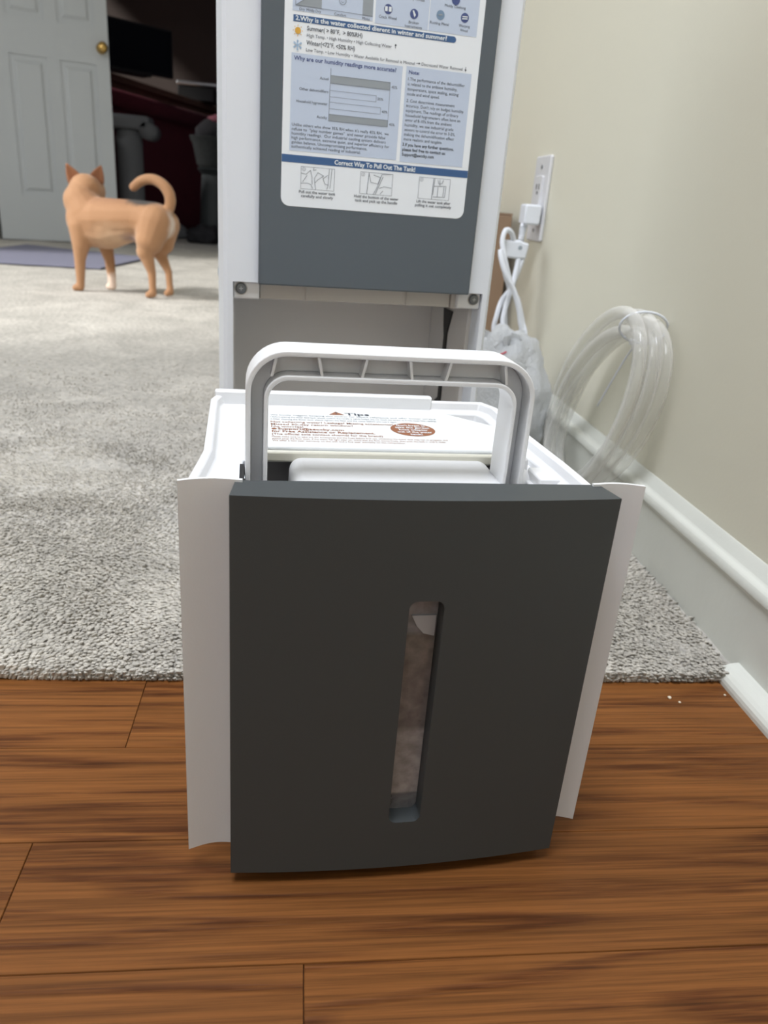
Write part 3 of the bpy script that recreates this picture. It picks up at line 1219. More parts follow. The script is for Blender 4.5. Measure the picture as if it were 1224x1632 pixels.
obj('ledge_block', B(0.2262, 0.2350, 0.009, 0.06, 0.2575, 0.2720), M['beige'], D, bevel=0.001)
fp = obj('front_panel', B(0.0565, 0.2368, -0.0055, 0.002, 0.2712, TOPZ - 0.02), M['grey'], D, bevel=0.0012, label='slate grey front panel')
for sa, sb, cx in ((0.0370, 0.0580, 0.0430), (0.2300, 0.2510, 0.2445)):
    tb = obj('screw_tab', B(sa, sb, 0.0035, 0.020, 0.2585, 0.2720), M['white'], D, bevel=0.0012)
    sc_ = obj('screw', LA([(0.0044, 0.0), (0.0044, -0.0012), (0.0036, -0.0022), (0.0018, -0.0026)], (cx, 0.0036, 0.2668), 'y', 20), M['dsteel'], tb, smooth='auto')
    cxr = bmesh.new()
    box(cxr, cx - 0.0016, cx + 0.0016, 0.00085, 0.0014, 0.26645, 0.26715)
    box(cxr, cx - 0.00035, cx + 0.00035, 0.00085, 0.0014, 0.2652, 0.2684)
    obj('cross_recess', cxr, M['steel'], tb)
    # recess ring round the screw
    rg = bmesh.new()
    tube(rg, [(cx + 0.0049 * cos(2 * pi * i / 20), 0.0036, 0.2668 + 0.0049 * sin(2 * pi * i / 20)) for i in range(20)], 0.0004, 6, closed=True)
    obj('screw_well', rg, M['beige'], tb, smooth=True)
# drain outlet poking out at the left
do = obj('drain_outlet', LA([(0.0085, 0.002), (0.0085, -0.0035), (0.0070, -0.0035), (0.0070, -0.0055)], (S0 + 0.012, 0.215, 0.259), 'x', 20), M['black'], D, smooth='auto')
obj('outlet_cap', LA([(0.0055, -0.0056), (0.0055, -0.0075), (0.003, -0.0080)], (S0 + 0.012, 0.215, 0.259), 'x', 16), mat('pale_blue_plastic', (0.25, 0.33, 0.42), 0.4), do, smooth='auto')
for a in (S0 + 0.02, S1 - 0.02):
    for b_ in (0.03, DEP - 0.03):
        obj('caster', LA([(0.011, -0.006), (0.012, -0.004), (0.012, 0.004), (0.011, 0.006)], (a, b_, 0.0135), 'x', 18), M['black'], D, smooth='auto')

# --- printed sheet on the front
YF = -0.0058


def lm(s, z):
    return (s, YF, z)


def lm2(s, z):
    return (s, YF - 0.00012, z)


def lm3(s, z):
    return (s, YF - 0.00024, z)


bm = bmesh.new()
oul = []
r_ = 0.0065
for cx, cz, a0 in ((0.2238 - r_, 0.5650 - r_, 0), (0.0728 + r_, 0.5650 - r_, 90), (0.0728 + r_, 0.3318 + r_, 180), (0.2238 - r_, 0.3318 + r_, 270)):
    for i in range(7):
        a = radians(a0 + 15 * i)
        oul.append((cx + r_ * cos(a), cz + r_ * sin(a)))
prism(bm, oul, 1, -0.0057, -0.0054)
lab = obj('instruction_sheet', bm, M['label'], D, label='white and pale blue printed instruction sheet')

# pale blue boxes
bm = bmesh.new()
rect_into(bm, 0.0785, 0.1375, 0.4622, 0.5400, lm)
rect_into(bm, 0.1392, 0.1800, 0.4612, 0.5400, lm)
rect_into(bm, 0.1806, 0.2190, 0.4612, 0.5400, lm)
rect_into(bm, 0.0785, 0.1629, 0.3712, 0.4360, lm)
rect_into(bm, 0.1658, 0.2183, 0.3705, 0.4366, lm)
obj('text_boxes', bm, M['box_blue'], lab)['kind'] = 'stuff'
# banners
bm = bmesh.new()
rect_into(bm, 0.0729, 0.2237, 0.3630, 0.3684, lm)
obj('bottom_banner', bm, M['navy'], lab)
bm = bmesh.new()
poly_into(bm, [(0.0792, 0.4556), (0.2010, 0.4556)] + [(0.2010 + 0.0021 * cos(radians(a)), 0.45770 + 0.0021 * sin(radians(a))) for a in range(-80, 81, 20)] + [(0.2010, 0.4598), (0.0792, 0.4598)], lm)
obj('title_banner', bm, M['navy'], lab)
bm = bmesh.new()
text_into(bm, '2.Why is the water collected dierent in winter and summer?', lm2, 0.0808, 0.45648, 0.1150, 0.0041, 0.025)
text_into(bm, 'Correct Way To Pull Out The Tank!', lm2, 0.1138, 0.36420, 0.0655, 0.0046, 0.03)
obj('banner_text', bm, M['whitep'], lab)['kind'] = 'stuff'
# chart at the top
bm = bmesh.new()
rect_into(bm, 0.0805, 0.0995, 0.4655, 0.4657, lm2)
poly_into(bm, ((0.0808, 0.4657), (0.0993, 0.4657), (0.0993, 0.4775)), lm2)
rect_into(bm, 0.1296, 0.1372, 0.4652, 0.5000, lm2)
for (a, b_, z_, w_) in ((0.1081, 0.1540, 0.4192, 0.0051), (0.1080, 0.1539, 0.3940, 0.0045)):
    rect_into(bm, a, b_, z_, z_ + w_, lm2)
obj('grey_bars', bm, M['grayp'], lab)['kind'] = 'stuff'
bm = bmesh.new()
line_into(bm, (0.0806, 0.4656), (0.1372, 0.4652), 0.00030, lm3)
line_into(bm, (0.0806, 0.4656), (0.0806, 0.5000), 0.00030, lm3)
line_into(bm, (0.0806, 0.4656), (0.0995, 0.4780), 0.00030, lm3)
ring_into(bm, 0.1146, 0.4722, 0.0026, 0.00032, lm3)
ring_into(bm, 0.1146, 0.4724, 0.0014, 0.00025, lm3, a0=210, a1=330, n=8)
disc_into(bm, 0.1137, 0.4732, 0.0003, lm3, n=8)
disc_into(bm, 0.1155, 0.4732, 0.0003, lm3, n=8)
line_into(bm, (0.1080, 0.4290), (0.1077, 0.3935), 0.00028, lm3)
line_into(bm, (0.1540, 0.4192), (0.1540, 0.3940), 0.00022, lm3)
for z0_, z1_, xe in ((0.4192, 0.4243, 0.1540), (0.4102, 0.4144, 0.1437), (0.4022, 0.4066, 0.1477), (0.3940, 0.3985, 0.1539)):
    line_into(bm, (0.1080, z0_), (xe, z0_), 0.00022, lm3)
    line_into(bm, (0.1080, z1_), (xe, z1_), 0.00022, lm3)
    line_into(bm, (xe, z0_), (xe, z1_), 0.00022, lm3)
# pictogram frames and drawings
for a, b_ in ((0.0880, 0.1142), (0.1350, 0.1612), (0.1833, 0.2095)):
    for p, q in (((a, .3450), (b_, .3450)), ((b_, .3450), (b_, .3608)), ((b_, .3608), (a, .3608)), ((a, .3608), (a, .3450))):
        line_into(bm, p, q, 0.00025, lm3)


def pic(x0, segs):
    for s in segs:
        for p, q in zip(s[:-1], s[1:]):
            line_into(bm, (x0 + p[0] * 0.0262, 0.3450 + p[1] * 0.0158), (x0 + q[0] * 0.0262, 0.3450 + q[1] * 0.0158), 0.00036, lm3)


pic(0.0880, [[(0, .70), (.15, .66), (.28, .86), (.33, .55), (.34, .22)], [(.0, .24), (.2, .27), (.30, .22), (.36, .05)], [(.45, .0), (.40, .5), (.5, .78), (.68, .65), (.5, .45), (.42, .3)], [(.84, 1), (.82, .2), (.78, .05)], [(.92, 1), (.88, .1)], [(.8, .7), (.66, .52), (.72, .3), (.82, .25)], [(.05, .3), (.18, .62)], [(.38, 1), (.36, .86), (.45, .9)]])
pic(0.1350, [[(.26, 1), (.22, 0)], [(.26, .95), (.33, .55), (.55, .5), (.62, .8), (.40, .9)], [(.66, .95), (.52, .3), (.42, 0)], [(.7, .85), (.56, .3), (.48, .02)], [(.6, .3), (.75, .4), (.98, .36)], [(.64, .05), (.72, .2)], [(.66, .95), (1, 1)]])
pic(0.1833, [[(.46, 1), (.44, 0)], [(.50, 1), (.47, .2)], [(.48, .62), (.88, .66), (.86, .14), (.48, .12)], [(.82, .64), (.80, .16)], [(.66, .95), (.68, .66)], [(.60, .92), (.64, .75), (.74, .78), (.78, .95)], [(.62, .14), (.62, .6)]])
for cx_, cz_ in ((0.0902, 0.3590), (0.1371, 0.3590), (0.1853, 0.3590)):
    ring_into(bm, cx_, cz_, 0.0014, 0.0002, lm3, n=12)
obj('line_art', bm, M['ink2'], lab)['kind'] = 'stuff'

bm = bmesh.new()
T_ = lambda s, x, z, w, h, b_=0.0, al='l', mi=0: text_into(bm, s, lm2, x, z, w, h, b_, al, mi)
T_('1', 0.0902, 0.3584, None, 0.0018, 0, 'c')
T_('2', 0.1371, 0.3584, None, 0.0018, 0, 'c')
T_('3', 0.1853, 0.3584, None, 0.0018, 0, 'c')
T_('Dry', 0.0835, 0.4628, 0.0038, 0.0024)
T_('Mildly Dry', 0.0885, 0.4628, 0.0105, 0.0024)
T_('Comfort', 0.1087, 0.4626, 0.0088, 0.0024)
T_('Moist', 0.1296, 0.4624, 0.0057, 0.0024)
T_('20%', 0.0880, 0.4722, 0.0040, 0.0022)
T_('Crack Wood', 0.1420, 0.4651, 0.0135, 0.0026)
T_('Broken', 0.1688, 0.4642, 0.0078, 0.0026, 0, 'c')
T_('Instruments', 0.1688, 0.4615, 0.0132, 0.0026, 0, 'c')
T_('Dry Throat', 0.1700, 0.4790, 0.0120, 0.0026, 0, 'c')
T_('Moldy Clothing', 0.2000, 0.4780, 0.0165, 0.0026, 0, 'c')
T_('Rusting Metal', 0.1888, 0.4660, 0.0148, 0.0026, 0, 'c')
T_('Warping', 0.2085, 0.4666, 0.0088, 0.0026, 0, 'c')
T_('Wood', 0.2085, 0.4637, 0.0060, 0.0026, 0, 'c')
T_('Summer( > 80\u00b0F,  > 80%RH)', 0.0893, 0.4510, 0.0412, 0.0040, 0.012)
T_('Winter(<72\u00b0F, <50% RH)', 0.0891, 0.4420, 0.0362, 0.0040, 0.012)
T_('High Temp. \u2022 High Humidity \u2022 High Collecting Water', 0.0893, 0.4469, 0.0640, 0.0030)
T_('Low Temp. \u2022 Low Humidity \u2022 Water Available for Removal is Minimal', 0.0890, 0.4378, 0.0830, 0.0030)
T_('Decreased Water Removal', 0.1775, 0.4381, 0.0330, 0.0030)
for x_, z_, dz in ((0.1562, 0.4470, 1), (0.2130, 0.4382, -1)):
    line_into(bm, (x_, z_), (x_, z_ + 0.0026), 0.0004, lm2)
    t = z_ + (0.0030 if dz > 0 else -0.0004)
    poly_into(bm, ((x_ - 0.0009, t - dz * 0.0013), (x_ + 0.0009, t - dz * 0.0013), (x_, t)), lm2)
line_into(bm, (0.1733, 0.4392), (0.1758, 0.4392), 0.0004, lm2)
poly_into(bm, ((0.1752, 0.4400), (0.1752, 0.4384), (0.1765, 0.4392)), lm2)
for s, x_, z_, w_ in (('Actual', 0.1000, 0.4208, 0.0065), ('Other dehumidifiers', 0.0850, 0.4124, 0.0217), ('Household hygrometer', 0.0829, 0.4042, 0.0235), ('Aeocky', 0.0987, 0.3950, 0.0078)):
    T_(s, x_, z_, w_, 0.0028)
for s, x_, z_ in (('45%', 0.1552, 0.4205), ('35%', 0.1448, 0.4115), ('40%', 0.1487, 0.4032), ('45%', 0.1552, 0.3950)):
    T_(s, x_, z_, 0.0045, 0.0026)
para = ["Unlike others who show 35% RH when it's really 45% RH,  we", 'refuse to  "play number games"  and never provide false', 'humidity readings.  Our industrial cooling system delivers', 'high performance, extreme quiet, and superior efficiency for', 'golden balance. Uncompromising performance,', 'authentically achieved reading of industrial.']
wd = (0.0755, 0.0730, 0.0735, 0.0765, 0.0590, 0.0540)
for i, s in enumerate(para):
    T_(s, 0.0800, 0.3882 - i * 0.00298, wd[i], 0.0029)
note_ = [('1.The performance of the dehumidifier', .0458), ('is related to the ambient humidity,', .0400), ('temperature, space sealing, setting', .0415), ('mode and wind speed.', .0262), None, ('2. Cost determines measurement', .0392), ("accuracy. Don't rely on budget humidity", .0470), ('equipment. The readings of ordinary', .0430), ('household hygrometers often have an', .0450), ('error of 8-10% from the ambient', .0382), ('humidity, we use industrial grade', .0400), ('sensors to control the error to 3-5%,', .0418), ('making the dehumidification effect', .0412), ('more realistic and tangible.', .0318)]
z_ = 0.4272
for q in note_:
    if q is None:
        z_ -= 0.0013
        continue
    T_(q[0], 0.1678, z_, q[1], 0.0030)
    z_ -= 0.00333
z_ -= 0.0006
for s, w_ in (('3.If you have any further questions,', .0425), ('please feel free to contact us:', .0360), ('Support@aeocky.com', .0265)):
    T_(s, 0.1672, z_, w_, 0.0031, 0.02)
    z_ -= 0.0035
for x_, z_, s, w_ in ((0.1012, .3419, 'Pull out the water tank', .0288), (0.1012, .3390, 'carefully and slowly', .0255), (0.1490, .3419, 'Hold the bottom of the water', .0365), (0.1490, .3390, 'tank and pick up the handle', .0350), (0.1970, .3419, 'Lift the water tank after', .0290), (0.1970, .3390, 'pulling it out completely', .0310)):
    T_(s, x_, z_, w_, 0.0029, 0.012, 'c')
obj('body_text', bm, M['ink'], lab)['kind'] = 'stuff'
bm = bmesh.new()
T_('Why are our humidity readings more accurate?', 0.0803, 0.4316, 0.0778, 0.0039, 0.02)
T_('Note:', 0.1680, 0.4316, 0.0085, 0.0036, 0.02)
for cx_, cz_ in ((0.1487, 0.4712), (0.1686, 0.4705), (0.2083, 0.4727), (0.2000, 0.4830)):
    disc_into(bm, cx_, cz_, 0.0032, lm2)
obj('navy_print', bm, M['navyt'], lab)['kind'] = 'stuff'
bm = bmesh.new()
# white drawings inside the round icons
rect_into(bm, 0.1462, 0.1482, 0.4697, 0.4728, lm3)
rect_into(bm, 0.1492, 0.1512, 0.4697, 0.4728, lm3)
poly_into(bm, ((0.1672, 0.4725), (0.1682, 0.4728), (0.1700, 0.4700), (0.1690, 0.4683), (0.1682, 0.4700)), lm3)
line_into(bm, (0.2062, 0.4733), (0.2104, 0.4735), 0.0007, lm3)
line_into(bm, (0.2062, 0.4719), (0.2104, 0.4722), 0.0007, lm3)
obj('icon_drawing', bm, M['whitep'], lab)['kind'] = 'stuff'
bm = bmesh.new()
disc_into(bm, 0.1890, 0.4722, 0.0032, lm2, 0)
line_into(bm, (0.1876, 0.4722), (0.1904, 0.4726), 0.0008, lm3, 1)
obj('metal_icon', bm, [mat('steel_blue_print', (0.20, 0.30, 0.44), 0.5), M['grayp']], lab)['kind'] = 'stuff'
bm = bmesh.new()
disc_into(bm, 0.0827, 0.4501, 0.0022, lm2)
for i in range(8):
    a = i * pi / 4
    line_into(bm, (0.0827 + .0029 * cos(a), 0.4501 + .0029 * sin(a)), (0.0827 + .0036 * cos(a), 0.4501 + .0036 * sin(a)), 0.0005, lm2)
obj('sun_icon', bm, M['orange'], lab)['kind'] = 'stuff'
bm = bmesh.new()
for i in range(6):
    a = i * pi / 3 + pi / 6
    line_into(bm, (0.0827, 0.4410), (0.0827 + .0034 * cos(a), 0.4410 + .0034 * sin(a)), 0.0008, lm2 if i % 2 else lm3)
    for q in (-0.5, 0.5):
        line_into(bm, (0.0827 + .0018 * cos(a), 0.4410 + .0018 * sin(a)), (0.0827 + .0018 * cos(a) + .0013 * cos(a + q), 0.4410 + .0018 * sin(a) + .0013 * sin(a + q)), 0.0005, lm2)
obj('snowflake_icon', bm, M['sky'], lab)['kind'] = 'stuff'

# ------------------------------------------------------------------ outlet, plug, cord
OP = thing('wall_outlet', 'tall white outlet plate with a plug in its lower socket, on the cream wall', 'outlet', (XR, 1.28, 0.363))
bm = bmesh.new()
pr = rrect(-0.039, 0.039, -0.0635, 0.0635, 0.004, 4)
prism(bm, pr, 0, -0.0055, 0.0)
obj('plate', bm, M['plate'], OP, bevel=0.0022, seg=3)
obj('socket_insert', PR(rrect(-0.0175, 0.0175, -0.034, 0.034, 0.003, 4), 0, -0.0085, -0.005), M['plate'], OP, bevel=0.0008)
for zz in (0.018, -0.018):
    for yy in (-0.0065, 0.0065):
        obj('socket_slot', B(-0.0092, -0.0080, yy - 0.001, yy + 0.001, zz - 0.004, zz + 0.004), M['black'], OP)
    obj('socket_slot', LA([(0.0024, -0.0092), (0.0024, -0.0080)], (0, 0, zz - 0.009), 'x', 12), M['black'], OP)
for zz in (0.047, -0.047):
    obj('plate_screw', LA([(0.003, -0.0068), (0.003, -0.0050)], (0, 0, zz), 'x', 12), M['steel'], OP)

PC = thing('power_cord', 'bundled white power cord hanging from the outlet behind the dehumidifier', 'cord', (0.352, 1.255, 0.34))


def pc(p):
    return (p[0] - 0.352, p[1] - 1.255, p[2] - 0.34)


pl = bmesh.new()
prism(pl, [(1.238, 0.3240), (1.272, 0.3240), (1.272, 0.3540), (1.238, 0.3540)], 0, 0.3450, 0.3711)
for v in pl.verts:
    v.co = Vector(pc(v.co))
obj('plug', pl, M['cord'], PC, bevel=0.003)
for i in range(6):
    z_ = 0.3215 - i * 0.0036
    bm = LA([(0.0062 - 0.0004 * i, -0.0011), (0.0070 - 0.0004 * i, 0.0), (0.0062 - 0.0004 * i, 0.0011)], pc((0.3490 - i * 0.0004, 1.250, z_)), 'z', 14)
    obj('relief_ring', bm, M['cord'], PC, smooth=True)
obj('strain_relief', TB([pc(p) for p in ((0.3490, 1.250, 0.3260), (0.3478, 1.250, 0.305), (0.3465, 1.248, 0.297))], [0.0052, 0.0045, 0.0052], 12), M['cord'], PC, smooth=True)
bm = bmesh.new()
for y_ in (1.225,):
    prism(bm, [(0.3080, 0.2990), (0.3400, 0.3010), (0.3430, 0.2985), (0.3530, 0.2970), (0.3500, 0.2730), (0.3160, 0.2740)], 1, 1.216, 1.236)
for v in bm.verts:
    v.co = Vector(pc(v.co))
obj('cord_clip', bm, M['cord'], PC, bevel=0.003)
obj('clip_mark', LA([(0.0032, 0.0), (0.0032, -0.0006), (0.0020, -0.0006)], pc((0.3385, 1.2160, 0.2900)), 'y', 14), M['grayp'], PC)
cr_ = 0.0040
cords = [
    [(0.3300, 1.222, 0.2960), (0.3210, 1.215, 0.3110), (0.3105, 1.21, 0.3140), (0.3060, 1.205, 0.2980), (0.3110, 1.20, 0.2760), (0.3210, 1.20, 0.2500), (0.3280, 1.20, 0.2300), (0.3260, 1.20, 0.2160), (0.3200, 1.195, 0.1850), (0.3215, 1.19, 0.1550), (0.3180, 1.19, 0.060)],
    [(0.3400, 1.222, 0.2800), (0.3360, 1.215, 0.2520), (0.3310, 1.21, 0.2300), (0.3170, 1.205, 0.2100), (0.3105, 1.20, 0.1850), (0.3090, 1.20, 0.1650), (0.3140, 1.19, 0.1300), (0.3050, 1.18, 0.060), (0.2900, 1.17, 0.016)],
    [(0.3010, 1.190, 0.2860), (0.3025, 1.185, 0.2740), (0.3110, 1.18, 0.2530), (0.3270, 1.18, 0.2300), (0.3370, 1.18, 0.2080), (0.3440, 1.18, 0.1850), (0.3500, 1.18, 0.1500), (0.3400, 1.18, 0.060)],
    [(0.3480, 1.222, 0.2800), (0.3400, 1.22, 0.2500), (0.3345, 1.215, 0.2300), (0.3420, 1.20, 0.2120), (0.3540, 1.20, 0.1800), (0.3590, 1.19, 0.1500), (0.3500, 1.19, 0.060)],
    [(0.3160, 1.222, 0.2780), (0.3220, 1.225, 0.2500), (0.3330, 1.226, 0.2250), (0.3280, 1.22, 0.2000), (0.3300, 1.215, 0.1750), (0.3320, 1.20, 0.140)],
]
for c_ in cords:
    obj('cord_strand', TB([pc(p) for p in spline(c_, 7)], cr_, 10), M['cord'], PC, smooth=True)

# cardboard box behind
CB = thing('cardboard_box', 'brown cardboard box standing against the wall below the outlet', 'box', (0.27, 1.42, 0.0))
bm = B(-0.115, 0.088, -0.06, 0.16, 0.009, 0.335)
obj('box_body', bm, M['card'], CB, bevel=0.002)
obj('flap', B(-0.115, 0.088, -0.06, 0.050, 0.3352, 0.3382), M['card'], CB)
obj('flap', B(-0.115, 0.088, 0.052, 0.160, 0.3352, 0.3382), M['card'], CB)
obj('corner_seam', B(-0.05, -0.049, -0.0606, -0.0598, 0.01, 0.335), M['brownw'], CB)

# plastic bag
PB = thing('plastic_bag', 'crumpled translucent white plastic bag with red print behind the dehumidifier', 'bag', (0.292, 1.055, 0.01))
bm = bmesh.new()
bmesh.ops.create_icosphere(bm, subdivisions=5, radius=1.0)
for v in bm.verts:
    p = v.co.copy()
    s = 1 + 0.16 * noise.noise(p * 2.2 + Vector((3, 1, 0))) + 0.08 * abs(noise.noise(p * 6)) - 0.05 * abs(noise.noise(p * 11))
    q = Vector((p.x * 0.070, p.y * 0.076, p.z * 0.100)) * s
    if p.z > 0.2:
        f = 1 - 0.25 * (p.z - 0.2)
        q.x *= f
        q.y *= f
    q.z = max(q.z, -0.080)
    q.x = min(q.x, 0.068)
    v.co = q + Vector((0, 0, 0.080))
bagverts = [v.co - Vector((0, 0, 0.080)) for v in bm.verts]
obj('bag_body', bm, M['bag'], PB, smooth=True)
bm = bmesh.new()
for k, (a0, a1, hh) in enumerate(((0, 1.3, 0.018), (1.9, 3.4, 0.016), (4.0, 5.4, 0.02))):
    prevv = None
    for i in range(9):
        a = a0 + (a1 - a0) * i / 8
        r0 = 0.022 + 0.004 * sin(i * 2.1 + k)
        lo = bm.verts.new((r0 * cos(a), r0 * sin(a) * 1.1, 0.145))
        hi = bm.verts.new((r0 * 1.5 * cos(a) + 0.004 * sin(i * 3), r0 * 1.6 * sin(a), 0.158 + hh * sin(pi * i / 8)))
        if prevv:
            bm.faces.new((prevv[0], lo, hi, prevv[1]))
        prevv = (lo, hi)
obj('bag_ear', bm, M['bag'], PB, smooth=True)
bm = bmesh.new()


for (x_, y_, z_, w_, h_) in ((-0.066, -0.040, 0.128, 0.016, 0.036), (-0.044, -0.040, 0.152, 0.012, 0.016), (-0.046, -0.050, 0.112, 0.010, 0.012), (-0.022, -0.045, 0.156, 0.012, 0.008)):
    f_ = []
    for (p, q) in ((0, 0), (1, 0), (1, 1), (0, 1)):
        d_ = Vector((x_ + w_ * p, y_, z_ + h_ * q - 0.080)).normalized()
        best_ = min(bagverts, key=lambda v: (v.normalized() - d_).length)
        f_.append(bm.verts.new(d_ * (best_.length + 0.0015) + Vector((0, 0, 0.080))))
    bm.faces.new(f_)
obj('red_print', bm, M['reds'], PB, label='red print on the bag')['kind'] = 'stuff'

# ------------------------------------------------------------------ coiled hose leaning on the wall
HC = thing('coiled_hose', 'coil of clear vinyl drain hose leaning against the right wall', 'hose', (0.345, 0.826, 0.0))
tilt = 0.098
ax_y = Vector((0, 1, 0))
ax_u = Vector((sin(tilt), 0, cos(tilt)))
ax_n = ax_y.cross(ax_u)
mj = ax_y * -0.695 + ax_u * 0.719      # long axis of the squashed coil
mn_ = ax_y * 0.719 + ax_u * 0.695
cc = Vector((0.0, 0.0, 0.1337))
pts = []
turns = [(-0.0150, 0.0), (-0.0010, 0.002), (0.0125, -0.002), (0.0055, -0.015), (-0.0085, -0.014)]
NT = 48
AJ, AN = 0.134, 0.087


def hose_pt(a, dr, nn):
    return cc + mj * ((AJ + dr) * cos(a)) + mn_ * ((AN + dr) * sin(a)) + ax_n * nn


for t in range(len(turns)):
    n0, r0 = turns[t]
    n1, r1 = turns[min(t + 1, len(turns) - 1)]
    for i in range(NT):
        f = i / NT
        g = max(0, (f - 0.7) / 0.3)
        g = g * g * (3 - 2 * g)
        a = 2 * pi * f + 3.3
        wob = 0.002 * sin(2 * a + t) + 0.0015 * sin(3 * a + 2 * t)
        pts.append(hose_pt(a, r0 * (1 - g) + r1 * g + wob, n0 * (1 - g) + n1 * g))
obj('hose', TB(pts, 0.0070, 24), M['vinyl'], HC, smooth=True, label='clear vinyl hose')
for am in (radians(22),):
    c0 = hose_pt(am, -0.006, 0)
    rad = (hose_pt(am, 0.01, 0) - hose_pt(am, -0.01, 0)).normalized()
    loop = [c0 + rad * (0.018 * cos(q * 2 * pi / 24)) + ax_n * (0.026 * sin(q * 2 * pi / 24)) for q in range(24)]
    obj('cable_tie', TB(loop, 0.0013, 8, closed=True), M['cord'], HC, smooth=True, label='white cable tie')
obj('cable_tie_head', B(-.003, .003, -.003, .003, -.003, .003), M['cord'], HC, bevel=0.001, loc=c0 - rad * 0.018 - ax_n * 0.004)
obj('cable_tie_tail', TB(spline([c0 - rad * 0.018, c0 - rad * 0.045 + ax_n * -0.004, c0 - rad * 0.075 + ax_y * 0.03 + ax_u * -0.03], 5), 0.0010, 6), M['cord'], HC, smooth=True)

# ------------------------------------------------------------------ crumbs
for (x_, y_, s_, lb) in ((0.2952, 0.4603, 0.0019, 'larger cream crumb on the wood near the carpet edge'), (0.3008, 0.4548, 0.0013, 'small cream crumb just right of the larger crumb'), (0.3430, 0.4640, 0.0012, 'tiny cream crumb beside the corner of the shoe moulding')):
    bm = bmesh.new()
    bmesh.ops.create_icosphere(bm, subdivisions=1, radius=s_)
    for v in bm.verts:
        v.co *= random.uniform(0.75, 1.1)
        v.co.z = max(v.co.z * 0.6, -s_ * .4)
    tag(obj('crumb', bm, M['dust'], smooth=True, loc=(x_, y_, s_ * .4)), lb, 'crumb', 'crumbs on the wood floor')

# ------------------------------------------------------------------ door
DR = struct(obj('door_1', B(0, 0.001, 0, 0.001, 0, 0.001), M['door']))
dx, dy = -1.037 + 1.576, 4.632 - 4.428
DR.location = (-1.576, 4.428, 0.0)
DR.rotation_euler = (0, 0, math.atan2(dy, dx))
bm = bmesh.new()
LW, LH, LT = 0.592, 2.03, 0.035
px_ = [(0.115, 0.290), (0.352, 0.525)]
pz_ = [(0.235, 0.885), (1.050, 1.62), (1.72, 1.93)]
box(bm, 0, LW, 0.007, LT, 0.012, LH)
# stiles and rails stand proud of the field
xs_ = [0.0, px_[0][0], px_[0][1], px_[1][0], px_[1][1], LW]
for a, b_ in ((0.0, px_[0][0]), (px_[0][1], px_[1][0]), (px_[1][1], LW)):
    box(bm, a, b_, 0.0, 0.0071, 0.012, LH)
for a, b_ in ((0.012, pz_[0][0]), (pz_[0][1], pz_[1][0]), (pz_[1][1], pz_[2][0]), (pz_[2][1], LH)):
    for c_, d_ in px_:
        box(bm, c_, d_, 0.0, 0.0071, a, b_)
nm_ = bmesh.new()
me = DR.data
bmesh.ops.recalc_face_normals(bm, faces=bm.faces)
bm.to_mesh(me)
bm.free()
nm_.free()
for a, b_ in px_:
    for c_, d_ in pz_:
        bm = bmesh.new()
        o0 = [(a + .002, c_ + .002), (b_ - .002, c_ + .002), (b_ - .002, d_ - .002), (a + .002, d_ - .002)]
        o1 = [(a + .020, c_ + .022), (b_ - .020, c_ + .022), (b_ - .020, d_ - .022), (a + .020, d_ - .022)]
        A = [bm.verts.new((p[0], 0.0072, p[1])) for p in o0]
        Bv = [bm.verts.new((p[0], 0.0068, p[1])) for p in o1]
        o2 = [(a + .034, c_ + .038), (b_ - .034, c_ + .038), (b_ - .034, d_ - .038), (a + .034, d_ - .038)]
        Cv = [bm.verts.new((p[0], -0.001, p[1])) for p in o2]
        for P_, Q_ in ((A, Bv), (Bv, Cv)):
            for k in range(4):
                bm.faces.new((P_[k], P_[(k + 1) % 4], Q_[(k + 1) % 4], Q_[k]))
        bm.faces.new(Cv)
        obj('door_panel', bm, M['door'], DR)
kb = obj('door_knob', LA([(0.026, 0.0), (0.026, -0.004), (0.012, -0.008), (0.010, -0.026), (0.020, -0.032), (0.0265, -0.044), (0.0255, -0.056), (0.016, -0.064), (0.004, -0.066)], (0.556, 0.0, 0.962), 'y', 24), M['brass'], DR, smooth=True, label='round brass knob')

# ------------------------------------------------------------------ things in the dark room
DK = thing('long_dresser', 'long dark brown dresser top in the dark room behind the door', 'dresser', (-1.385, 6.32, 0), math.atan2(1.78, 0.552))
obj('dresser_top', B(-1.5, 2.1, 0.0, 0.55, 1.00, 1.05), M['brownw'], DK, bevel=0.006)
obj('dresser_body', B(-1.48, 2.08, 0.03, 0.55, 0.08, 1.00), M['brownw'], DK)
for k in range(5):
    dd = obj('drawer', B(-1.44 + k * .7, -0.78 + k * .7, 0.010, 0.030, 0.62, 0.96), M['brownw'], DK, bevel=0.004)
    obj('drawer_pull', LA([(0.014, 0.0), (0.014, -0.015), (0.008, -0.02)], (-1.11 + k * .7, 0.010, 0.79), 'y', 12), M['steel'], dd)
for k in (-1.40, 2.0):
    obj('leg', B(k - .03, k + .03, 0.05, 0.5, 0.009, 0.08), M['brownw'], DK)
TV = thing('television', 'black flat television standing on the long dresser', 'television', (-1.30, 6.28, 1.05), radians(42))
obj('screen_frame', B(-0.32, 0.42, 0.0, 0.04, 0.02, 0.33), M['black'], TV, bevel=0.004)
obj('screen', B(-0.31, 0.41, -0.002, 0.001, 0.032, 0.318), M['tvb'], TV)
obj('stand', B(-0.12, 0.22, -0.03, 0.10, 0.001, 0.022), M['black'], TV, bevel=0.003)
BD = thing('maroon_bench', 'bench draped in maroon cloth beneath the long dresser', 'bench', (-1.19, 6.02, 0), math.atan2(1.78, 0.552))
bm = B(-1.3, 2.2, 0.0, 0.10, 0.009, 0.86)
bmesh.ops.subdivide_edges(bm, edges=bm.edges, cuts=14, use_grid_fill=True)
for v in bm.verts:
    v.co.y += 0.014 * sin(v.co.x * 17) * (1 - v.co.z * .6)
